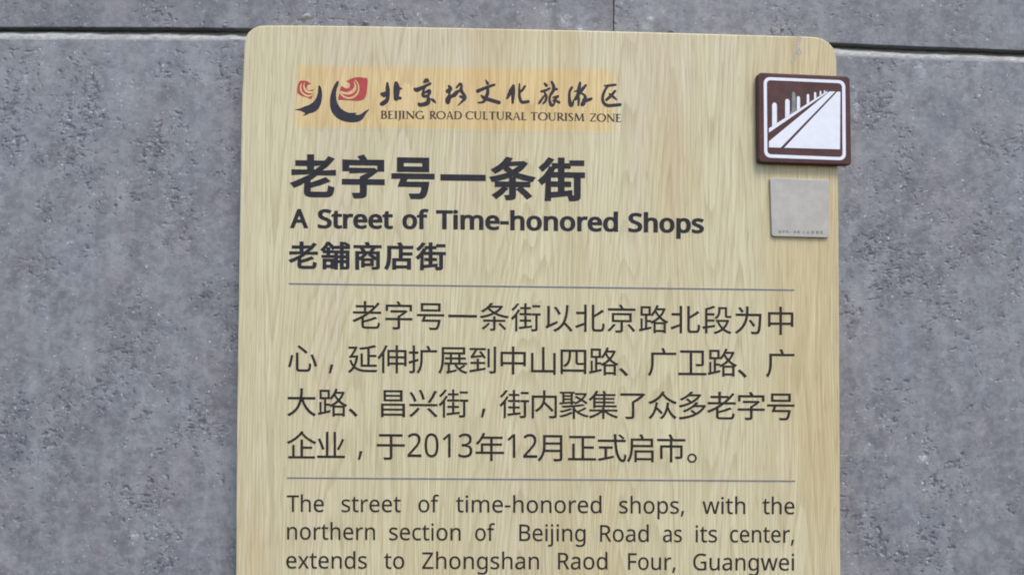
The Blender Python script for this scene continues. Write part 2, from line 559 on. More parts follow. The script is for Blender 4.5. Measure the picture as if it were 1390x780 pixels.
def rounded(corners, r, n=6):
    """Quadrilateral with rounded corners; r may be one radius or four."""
    out = []
    k = len(corners)
    rr = r if isinstance(r, (list, tuple)) else [r] * k
    for i in range(k):
        p0, p1, p2 = (Vector(corners[i - 1]), Vector(corners[i]), Vector(corners[(i + 1) % k]))
        a = p1 + (p0 - p1).normalized() * rr[i]
        c = p1 + (p2 - p1).normalized() * rr[i]
        for j in range(n + 1):
            t = j / n
            # circular-looking rational arc
            w = math.sqrt(0.5)
            b0, b1, b2 = (1 - t) ** 2, 2 * t * (1 - t) * w, t * t
            q = (a * b0 + p1 * b1 + c * b2) / (b0 + b1 + b2)
            out.append((q.x, q.y))
    return out


def slab(name, outline, y_front, y_back, bevel, mat, parent, steps=3, wob=0.0):
    """Prism from an (x, z) outline with a rounded front arris."""
    o = ccw(outline)
    n = len(o)
    # inward normals
    nr = []
    for i in range(n):
        ax, az = o[i - 1]
        cx, cz = o[(i + 1) % n]
        dx, dz = cx - ax, cz - az
        L = math.hypot(dx, dz) or 1
        nr.append((-dz / L, dx / L))
    rings = []
    for k in range(steps + 1):
        a = math.pi / 2 * k / steps
        ins = bevel * (1 - math.sin(a))
        y = y_front + bevel * (1 - math.cos(a))
        rings.append([(o[i][0] + nr[i][0] * ins, y, o[i][1] + nr[i][1] * ins) for i in range(n)])
    rings.append([(p[0], y_back, p[1]) for p in o])
    verts = [v for r in rings for v in r]
    faces = [list(range(n))]
    for k in range(len(rings) - 1):
        for i in range(n):
            j = (i + 1) % n
            faces.append([k * n + j, k * n + i, (k + 1) * n + i, (k + 1) * n + j])
    faces.append([(len(rings) - 1) * n + i for i in range(n)][::-1])
    return add_mesh(name, verts, faces, mat, parent)


# ------------------------------------------------------------------ letter outlines (1000 units to the em)
CJK = {
 '、': '273,-56 341,2 233,119 117,224 52,167 165,63',
 '。': '194,244 135,232 87,199 54,151 42,92 54,32 87,-16 135,-49 194,-61 254,-49 302,-16 335,32 347,92 335,151 302,199 254,232;194,-10 143,4 107,40 93,92 107,143 143,179 194,193 246,179 282,143 296,92 282,40 246,4',
 '一': '44,431 44,349 960,349 960,431',
 '业': '854,607 777,426 688,260 750,228 839,393 922,575;82,589 161,403 219,236 294,264 232,428 152,610;585,827 585,46 417,46 417,828 340,828 340,46 60,46 60,-28 943,-28 943,46 661,46 661,827',
 '中': '458,840 458,661 96,661 96,186 171,186 171,248 458,248 458,-79 537,-79 537,248 825,248 825,191 902,191 902,661 537,661 537,840;171,322 171,588 458,588 458,322;825,322 537,322 537,588 825,588',
 '为': '162,784 222,706 267,632 335,665 288,737 226,812;499,371 576,269 635,173 701,209 640,302 561,401;411,838 411,720 410,661 407,599 82,599 82,524 399,524 377,415 336,304 273,193 181,87 55,-11 86,-37 114,-66 228,23 316,119 382,219 428,322 459,424 476,524 821,524 806,249 786,89 761,19 743,8 717,5 656,6 562,11 580,-28 588,-67 678,-71 748,-69 794,-58 831,-28 863,56 884,240 900,560 901,599 484,599 487,719 487,838',
 '了': '97,762 97,688 745,688 612,581 464,491 464,18 458,1 436,-5 367,-6 253,-4 271,-42 283,-80 410,-78 490,-68 522,-52 538,-25 543,17 543,453 670,532 790,625 893,723 834,766 817,762',
 '于': '124,769 124,694 470,694 470,441 55,441 55,366 470,366 470,30 463,9 440,3 372,2 259,4 277,-36 290,-75 418,-72 496,-61 527,-44 544,-15 549,30 549,366 946,366 946,441 549,441 549,694 876,694 876,769',
 '京': '262,495 743,495 743,334 262,334;685,167 788,54 869,-52 934,-8 849,95 746,205;235,204 154,96 52,-2 81,-24 107,-49 215,57 308,177;415,824 447,771 476,716 65,716 65,642 937,642 937,716 564,716 529,781 487,848;188,561 188,267 464,267 464,8 460,-7 441,-11 386,-11 292,-10 307,-45 318,-81 428,-80 498,-70 525,-55 539,-31 543,7 543,267 822,267 822,561',
 '以': '374,712 461,590 525,473 592,513 526,627 438,747;761,801 748,622 725,466 690,331 638,216 565,120 469,41 346,-21 377,-53 403,-86 525,-18 622,65 697,163 814,37 900,-77 966,-28 864,97 733,230 787,387 821,576 841,798;141,20 218,68 493,204 482,237 473,274 240,165 240,763 160,763 160,173 149,132 125,101 100,82 122,52',
 '企': '206,390 206,18 79,18 79,-51 932,-51 932,18 548,18 548,268 838,268 838,337 548,337 548,567 469,567 469,18 280,18 280,390;498,849 410,738 298,637 170,551 33,484 62,453 85,421 238,504 380,609 502,732 635,600 775,501 923,421 945,455 973,484 857,539 746,605 641,686 543,785 565,817',
 '众': '277,481 257,351 225,234 181,132 123,45 49,-26 84,-49 114,-73 195,13 258,118 305,242 392,160 459,85 512,141 430,225 325,315 340,391 352,473;638,476 619,343 589,226 546,124 487,38 411,-32 446,-55 476,-80 557,3 619,103 665,222 704,140 756,60 820,-12 897,-70 921,-35 949,-4 856,62 783,148 729,243 694,338 705,401 713,468;494,846 435,748 358,662 266,589 162,528 47,482 77,449 101,413 219,467 327,536 422,617 503,711 584,617 681,535 791,468 908,419 932,455 960,486 835,532 718,598 618,678 540,768 566,816',
 '伸': '592,613 592,475 397,475 397,613;326,682 326,146 397,146 397,199 592,199 592,-79 665,-79 665,199 866,199 866,154 940,154 940,682 665,682 665,835 592,835 592,682;665,613 866,613 866,475 665,475;592,408 592,267 397,267 397,408;665,408 866,408 866,267 665,267;264,836 197,687 112,550 16,437 40,400 58,363 110,421 160,487 160,-78 232,-78 232,600 288,706 335,815',
 '兴': '53,358 53,287 947,287 947,358;610,195 757,55 876,-75 948,-33 824,95 678,231;304,234 235,144 144,55 45,-20 77,-46 107,-74 209,7 305,103 385,204;58,722 147,572 209,429 282,462 218,602 126,750;356,801 425,645 468,497 544,523 498,669 426,825;849,798 751,599 636,414 709,390 825,570 935,774',
 '内': '99,669 99,-82 173,-82 173,595 462,595 454,512 431,426 386,339 311,255 199,179 229,152 253,122 343,184 412,251 463,320 498,392 635,257 742,135 804,184 676,319 521,464 533,531 538,595 829,595 829,20 824,1 804,-5 744,-5 645,-3 661,-41 671,-79 785,-78 858,-67 885,-50 899,-22 903,19 903,669 539,669 539,840 463,840 463,669',
 '到': '641,754 641,148 711,148 711,754;839,824 839,37 834,20 817,15 767,14 686,16 703,-21 714,-59 808,-56 871,-44 895,-28 908,-2 912,37 912,824;62,42 79,-30 579,67 575,133 365,94 365,251 565,251 565,318 365,318 365,425 294,425 294,318 97,318 97,251 294,251 294,82;119,439 198,454 493,484 528,422 585,460 520,564 434,675 379,643 417,595 454,543 198,521 259,610 314,708 585,708 585,774 71,774 71,708 230,708 179,612 142,554 118,524 94,510 108,473',
 '化': '867,695 789,591 697,494 596,406 596,822 516,822 516,346 419,283 322,230 352,203 377,173 446,211 516,254 516,81 522,11 543,-33 583,-55 646,-62 824,-62 878,-54 915,-27 939,21 954,93 962,191 923,206 887,228 881,122 871,56 852,23 820,13 654,13 618,18 600,37 596,79 596,309 722,410 838,523 939,647;313,840 240,690 147,554 42,442 70,405 92,369 150,431 207,502 207,-80 286,-80 286,619 340,716 387,817',
 '北': '34,122 68,48 322,155 322,-71 398,-71 398,822 322,822 322,586 64,586 64,511 322,511 322,230 165,170;891,668 779,578 643,488 643,821 565,821 565,80 571,13 591,-29 628,-51 687,-57 848,-57 898,-49 932,-22 954,24 967,94 974,190 938,204 903,226 897,123 888,59 870,25 842,16 695,16 662,21 647,39 643,79 643,410 803,504 947,602',
 '区': '927,786 97,786 97,-50 952,-50 952,22 171,22 171,713 927,713;259,585 381,482 505,369 370,248 226,149 258,121 286,92 425,196 558,319 679,198 772,92 833,147 734,253 609,374 712,501 802,637 731,665 651,540 555,422 432,530 313,629',
 '卫': '115,768 115,692 417,692 417,32 52,32 52,-43 951,-43 951,32 497,32 497,692 794,692 794,345 789,328 769,323 706,322 601,324 619,287 631,250 748,252 823,263 852,280 867,306 871,343 871,768',
 '号': '260,732 736,732 736,596 260,596;185,799 185,530 815,530 815,799;63,440 63,371 269,371 236,276 203,191 727,191 698,58 663,-1 644,-8 615,-10 545,-9 444,-2 462,-38 470,-74 568,-77 639,-77 688,-71 726,-50 759,-2 787,86 812,225 816,259 315,259 352,371 933,371 933,440',
 '启': '276,311 276,-75 349,-75 349,-11 810,-11 810,-73 887,-73 887,311;349,57 349,241 810,241 810,57;436,821 468,758 495,697 154,697 154,456 151,338 135,211 100,84 36,-31 68,-54 97,-82 162,34 202,163 223,295 230,418 869,418 869,697 541,697 575,708 546,773 507,841;230,627 793,627 793,488 230,488',
 '商': '274,643 308,582 336,526 405,554 376,608 341,666;560,404 667,325 756,250 801,302 710,374 603,449;395,442 313,369 220,305 239,274 255,245 357,324 451,416;659,660 626,592 584,523 118,523 118,-78 190,-78 190,459 816,459 816,4 811,-11 793,-16 742,-17 657,-16 671,-45 680,-74 784,-73 846,-64 869,-51 882,-29 885,3 885,523 662,523 701,580 739,642;314,277 314,1 378,1 378,49 682,49 682,277;378,221 619,221 619,104 378,104;441,825 480,732 61,732 61,667 940,667 940,732 562,732 540,787 513,844',
 '四': '88,753 88,-47 164,-47 164,29 832,29 832,-39 909,-39 909,753;164,102 164,681 352,681 346,547 332,438 303,352 253,285 176,235 202,207 222,176 297,224 350,284 386,359 409,449 420,555 425,681 565,681 565,367 569,317 582,283 609,263 652,257 761,257 796,258 822,262 816,326 789,322 759,321 661,321 641,331 636,365 636,681 832,681 832,102',
 '多': '456,842 374,756 258,670 111,594 139,569 163,541 289,609 397,685 679,685 591,598 481,524 419,571 353,613 298,574 359,534 415,489 248,423 78,381 98,349 114,314 273,357 430,419 576,500 701,603 796,726 747,756 734,753 473,753 507,788 539,824;619,493 552,417 459,342 341,271 200,210 226,183 247,153 419,236 560,332 833,332 776,259 706,196 624,142 564,194 500,242 438,206 499,157 555,106 406,51 244,14 75,-9 93,-45 106,-82 257,-59 403,-25 541,21 667,82 779,160 872,256 944,373 894,404 880,400 636,400 670,437 702,475',
 '大': '461,839 459,706 446,553 62,553 62,476 433,476 408,381 370,288 317,199 246,117 156,45 43,-16 75,-46 100,-78 231,-2 332,90 409,193 464,304 501,419 554,289 620,172 700,71 793,-13 902,-78 928,-41 958,-8 849,52 755,134 676,233 612,349 563,476 942,476 942,553 526,553 539,705 542,839',
 '字': '460,363 460,300 69,300 69,228 460,228 460,14 455,-1 437,-6 287,-4 306,-41 319,-79 424,-78 492,-67 520,-51 535,-25 539,12 539,228 930,228 930,300 539,300 539,337 669,420 779,516 728,555 711,551 233,551 233,480 635,480 551,416;424,824 452,781 475,736 80,736 80,529 154,529 154,664 843,664 843,529 920,529 920,736 563,736 535,792 497,847',
 '展': '313,-81 313,-80 377,-58 615,3 615,32 618,65 402,17 402,222 540,222 603,116 686,30 791,-36 916,-81 936,-48 961,-19 839,18 737,76 819,123 897,177 840,217 771,166 691,116 647,166 611,222 950,222 950,288 741,288 741,393 910,393 910,457 741,457 741,550 670,550 670,457 469,457 469,550 400,550 400,457 249,457 249,393 400,393 400,288 221,288 221,222 331,222 331,60 323,22 303,-3 282,-18 300,-48;469,393 670,393 670,288 469,288;216,727 815,727 815,625 216,625;141,792 141,498 138,368 124,227 91,86 31,-42 66,-60 98,-81 160,55 196,206 212,359 216,498 216,559 890,559 890,792',
 '山': '108,632 108,-2 816,-2 816,-76 893,-76 893,633 816,633 816,74 538,74 538,829 460,829 460,74 185,74 185,632',
 '市': '413,825 449,759 480,693 51,693 51,620 458,620 458,484 148,484 148,36 223,36 223,411 458,411 458,-78 535,-78 535,411 785,411 785,132 780,117 762,112 708,112 616,114 632,77 642,40 750,42 819,53 845,69 858,94 862,131 862,484 535,484 535,620 951,620 951,693 550,693 565,698 531,770 486,848',
 '年': '48,223 48,151 512,151 512,-80 589,-80 589,151 954,151 954,223 589,223 589,422 884,422 884,493 589,493 589,647 907,647 907,719 307,719 331,771 353,824 277,844 218,712 141,592 50,496 84,472 115,448 194,538 268,647 512,647 512,493 213,493 213,223;288,223 288,422 512,422 512,223',
 '广': '469,825 496,756 517,688 143,688 143,401 140,293 126,179 95,66 39,-36 71,-61 100,-90 163,23 200,151 218,281 222,401 222,615 942,615 942,688 565,688 601,697 577,766 546,841',
 '店': '291,289 291,-67 365,-67 365,-27 789,-27 789,-65 865,-65 865,289 587,289 587,424 913,424 913,493 587,493 587,612 511,612 511,289;365,40 365,219 789,219 789,40;466,820 495,770 519,718 125,718 125,456 122,338 110,209 82,80 30,-37 65,-57 96,-80 151,46 184,187 198,328 202,456 202,646 944,646 944,718 603,718 576,778 539,837',
 '延': '435,560 435,122 949,122 949,191 724,191 724,444 941,444 941,512 724,512 724,724 836,748 933,776 876,835 659,780 395,741 408,710 416,679 532,693 650,711 650,191 505,191 505,560;93,395 102,407 120,420 280,420 253,292 214,183 171,255 137,345 77,322 123,207 180,118 113,31 32,-34 62,-58 88,-87 165,-23 232,63 321,5 423,-31 540,-49 669,-54 937,-54 949,-16 968,19 815,17 671,17 552,21 445,38 349,71 267,125 307,226 338,343 360,478 315,490 302,488 186,488 263,613 338,757 291,787 268,777 50,777 50,709 237,709 173,588 127,515 94,475 63,455 79,425',
 '式': '709,791 789,728 853,665 905,712 840,772 760,833;565,836 566,744 570,653 55,653 55,580 575,580 593,402 621,243 660,110 711,7 774,-59 849,-82 898,-71 932,-35 954,35 967,144 932,162 901,186 892,77 878,15 855,-4 798,24 748,104 706,228 674,389 653,580 947,580 947,653 649,653 646,743 645,836;59,24 83,-50 565,60 559,128 345,82 345,358 532,358 532,431 90,431 90,358 270,358 270,67',
 '心': '295,561 295,65 302,3 324,-36 368,-56 435,-62 637,-62 695,-55 734,-30 760,15 775,85 784,184 747,198 712,218 706,112 694,49 671,17 634,9 441,9 398,13 378,30 373,65 373,561;135,486 100,291 44,108 120,76 173,270 207,472;761,485 840,289 892,105 966,135 912,317 831,512;342,756 491,640 611,527 665,584 542,694 393,805',
 '扩': '174,839 174,638 55,638 55,567 174,567 174,347 40,309 60,233 174,270 174,14 170,0 157,-4 63,-4 77,-41 85,-76 163,-73 212,-61 239,-35 247,14 247,294 359,330 349,401 247,369 247,567 356,567 356,638 247,638 247,839;611,812 644,750 671,688 422,688 422,438 419,321 403,196 366,71 300,-42 333,-61 362,-85 432,37 473,173 492,311 497,437 497,616 953,616 953,688 715,688 746,700 716,765 677,834',
 '文': '423,823 467,741 497,666 580,693 547,767 501,847;50,664 50,590 206,590 272,445 352,315 447,200 328,116 192,47 36,-7 62,-43 83,-78 241,-18 380,56 502,146 623,55 760,-18 915,-73 939,-37 967,-4 815,46 679,115 560,201 653,313 731,442 796,590 954,590 954,664;504,253 417,354 343,467 284,590 711,590 655,463 586,351',
 '旅': '188,819 220,747 243,680 310,705 286,771 253,841;565,841 528,725 476,620 411,534 442,512 471,489 522,557 568,637 946,637 946,706 598,706 620,765 638,827;866,609 706,550 510,500 510,67 498,12 475,-17 496,-44 514,-74 566,-41 743,43 736,75 732,110 582,43 582,454 673,475 698,337 733,211 778,100 836,8 908,-64 932,-32 961,-3 890,63 834,151 790,258 870,320 946,389 892,435 836,378 771,322 751,405 736,492 838,522 927,556;51,674 51,603 159,603 159,451 155,335 138,211 99,86 30,-34 60,-55 86,-77 155,40 198,162 220,284 227,404 342,404 329,112 309,9 298,-2 282,-4 249,-4 200,-1 213,-34 219,-67 271,-69 312,-67 345,-58 370,-35 389,30 401,177 410,440 411,474 228,474 228,603 441,603 441,674',
 '昌': '275,591 723,591 723,501 275,501;275,740 723,740 723,650 275,650;198,802 198,439 804,439 804,802;197,134 803,134 803,32 197,32;197,197 197,294 803,294 803,197;119,360 119,-82 197,-82 197,-34 803,-34 803,-80 884,-80 884,360',
 '月': '207,787 207,479 204,378 191,272 162,166 110,65 29,-27 60,-52 86,-81 169,13 225,119 259,232 742,232 742,32 735,9 711,2 640,1 524,3 543,-36 556,-76 688,-74 769,-61 799,-43 816,-14 821,31 821,787;283,714 742,714 742,546 283,546;283,475 742,475 742,305 272,305 280,392',
 '条': '300,182 205,87 96,10 123,-15 146,-43 259,46 360,155;629,145 736,47 818,-47 875,-4 790,90 683,184;667,683 593,610 502,548 415,608 344,679 348,683;378,842 309,748 207,656 74,575 103,550 128,520 217,574 294,633 358,568 431,511 305,461 171,424 35,399 56,366 70,332 219,363 365,407 502,468 629,411 768,368 919,339 939,374 964,406 824,429 693,464 574,510 656,571 726,641 782,721 732,752 718,748 405,748 434,787 460,826;461,393 461,287 147,287 147,220 461,220 461,3 458,-8 446,-11 412,-12 357,-10 371,-43 380,-76 453,-74 503,-65 530,-41 537,3 537,220 852,220 852,287 537,287 537,393',
 '正': '188,510 188,38 52,38 52,-35 950,-35 950,38 565,38 565,353 878,353 878,426 565,426 565,693 917,693 917,767 90,767 90,693 486,693 486,38 265,38 265,510',
 '段': '538,803 538,682 534,625 518,565 483,507 423,454 451,432 476,406 543,467 583,537 603,610 608,680 608,738 748,738 748,550 751,507 763,478 787,461 828,456 903,456 931,457 954,461 949,519 926,516 902,515 834,515 820,522 817,549 817,803;467,386 467,321 540,321 501,310 558,192 634,91 521,24 393,-20 416,-50 433,-84 568,-33 687,41 791,-29 913,-77 935,-44 961,-13 842,28 739,90 801,168 851,261 887,372 840,389 827,386;563,321 797,321 750,220 685,137 615,222;118,751 118,168 33,157 46,85 118,97 118,-66 191,-66 191,109 435,150 431,215 191,179 191,324 415,324 415,392 191,392 191,529 416,529 416,596 191,596 191,705 324,744 445,790 383,846 263,795 120,750',
 '游': '77,776 163,721 233,666 279,726 206,777 121,828;38,506 127,456 204,407 246,468 170,514 81,560;55,-28 123,-66 184,90 242,256 181,294 118,120;752,386 752,290 598,290 598,221 752,221 752,5 748,-7 734,-11 693,-12 624,-10 637,-45 646,-80 730,-78 786,-67 808,-52 819,-29 822,4 822,221 962,221 962,290 822,290 822,363 893,427 956,499 910,531 897,527 650,527 676,578 700,635 961,635 961,707 724,707 740,767 753,828 682,840 656,726 618,621 568,535 601,517 632,498 647,522 647,460 836,460 795,420;257,679 257,607 351,607 346,459 333,316 308,182 266,64 200,-32 230,-53 254,-79 320,16 365,129 394,257 410,395 510,395 497,110 478,10 464,-2 447,-4 357,0 371,-34 377,-69 434,-70 480,-68 512,-59 538,-36 557,28 570,173 579,430 580,464 414,464 420,607 608,607 608,679;345,814 393,745 429,679 501,712 463,775 414,841',
 '老': '837,801 781,727 719,656 719,704 471,704 471,840 394,840 394,704 139,704 139,634 394,634 394,498 52,498 52,427 451,427 249,306 33,210 61,179 86,147 205,200 321,261 321,48 329,-8 356,-42 407,-60 488,-65 762,-65 820,-60 861,-43 888,-11 905,40 915,113 878,124 843,142 836,70 823,28 799,8 758,3 490,3 431,6 405,20 398,49 398,138 624,200 825,275 759,330 598,263 398,202 398,306 487,364 573,427 949,427 949,498 659,498 790,626 905,766;471,498 471,634 698,634 625,564 547,498',
 '聚': '390,251 227,205 44,170 75,143 102,117 282,160 455,216;797,395 473,356 110,339 131,307 149,274 301,283 464,296 464,108 409,136 236,64 33,11 66,-17 97,-46 285,13 464,91 464,-90 539,-90 539,157 649,71 781,5 929,-39 950,-7 974,22 865,47 763,83 672,131 793,188 909,253 849,293 742,228 619,168 575,208 539,251 539,303 705,323 849,348;400,742 400,684 203,684 203,742;531,621 608,581 687,536 610,486 527,449 528,488 468,482 468,742 531,742 531,798 57,798 57,742 135,742 135,449 39,441 49,383 400,421 400,373 468,373 468,429 511,434 530,411 546,386 650,434 747,500 828,445 891,395 939,447 876,495 797,546 868,635 921,742 875,762 863,759 542,759 542,698 828,698 788,636 739,580 656,625 576,665;400,636 400,578 203,578 203,636;400,529 400,475 203,456 203,529',
 '舗': '769,802 842,757 901,710 945,751 885,796 811,838;481,540 481,-78 547,-78 547,146 670,146 670,-73 739,-73 739,146 870,146 870,-1 867,-12 856,-15 781,-14 795,-46 803,-79 867,-77 909,-66 930,-43 936,-2 936,540 739,540 739,635 955,635 955,701 739,701 739,841 670,841 670,701 452,701 452,635 670,635 670,540;670,311 670,208 547,208 547,311;739,311 870,311 870,208 739,208;670,374 547,374 547,475 670,475;739,374 739,475 870,475 870,374;90,253 90,-73 157,-73 157,-20 355,-20 355,-53 424,-53 424,253;157,44 157,190 355,190 355,44;57,383 57,320 447,320 447,383 289,383 289,486 420,486 420,547 289,547 289,645 220,645 220,547 95,547 95,486 220,486 220,383;208,840 164,757 102,669 23,588 49,565 73,538 180,656 255,771 338,683 402,599 450,656 373,747 278,840',
 '街': '694,781 694,714 946,714 946,781;209,840 132,733 31,639 53,611 72,583 185,690 278,815;443,840 443,714 310,714 310,649 443,649 443,515 290,515 290,448 667,448 667,515 514,515 514,649 649,649 649,714 514,714 514,840;685,513 685,445 792,445 792,12 788,-2 773,-6 655,-5 669,-43 678,-80 769,-77 828,-66 851,-50 863,-25 866,12 866,445 960,445 960,513;268,62 277,-8 687,45 685,111 514,90 514,238 660,238 660,304 514,304 514,427 442,427 442,304 296,304 296,238 442,238 442,82;239,639 178,531 101,433 16,351 41,318 61,286 106,328 150,377 150,-81 219,-81 219,467 266,541 306,616',
 '路': '156,732 345,732 345,556 156,556;38,42 51,-31 438,64 431,131 299,100 299,279 405,279 425,254 441,229 501,258 501,-78 571,-78 571,-41 823,-41 823,-75 894,-75 894,256 926,241 948,275 973,304 887,344 810,394 743,452 802,532 852,621 891,720 844,741 830,738 636,738 668,823 597,841 550,724 488,618 414,532 414,798 89,798 89,490 231,490 231,84 153,66 153,396 89,396 89,52;571,25 571,218 823,218 823,25;797,672 752,583 695,504 639,579 596,655 605,672;546,283 624,337 697,402 766,339 845,283;650,454 542,364 424,298 424,346 299,346 299,490 414,490 414,522 443,499 467,477 514,530 558,592 600,523',
 '集': '460,292 460,225 54,225 54,162 393,162 284,94 157,36 29,-6 56,-36 79,-69 212,-18 344,52 460,135 460,-79 535,-79 535,138 651,57 785,-12 920,-61 942,-29 968,1 840,41 714,96 605,162 947,162 947,225 535,225 535,292;490,552 490,486 247,486 247,552;467,824 491,780 512,734 286,734 316,781 343,827 265,842 209,748 130,649 30,558 59,536 85,510 130,550 172,591 172,271 247,271 247,303 919,303 919,363 562,363 562,432 849,432 849,486 562,486 562,552 846,552 846,606 562,606 562,672 887,672 887,734 591,734 566,788 534,843;490,606 247,606 247,672 490,672;490,432 490,363 247,363 247,432',
 '，': '212,240 305,240 225,-40 158,-40',
}
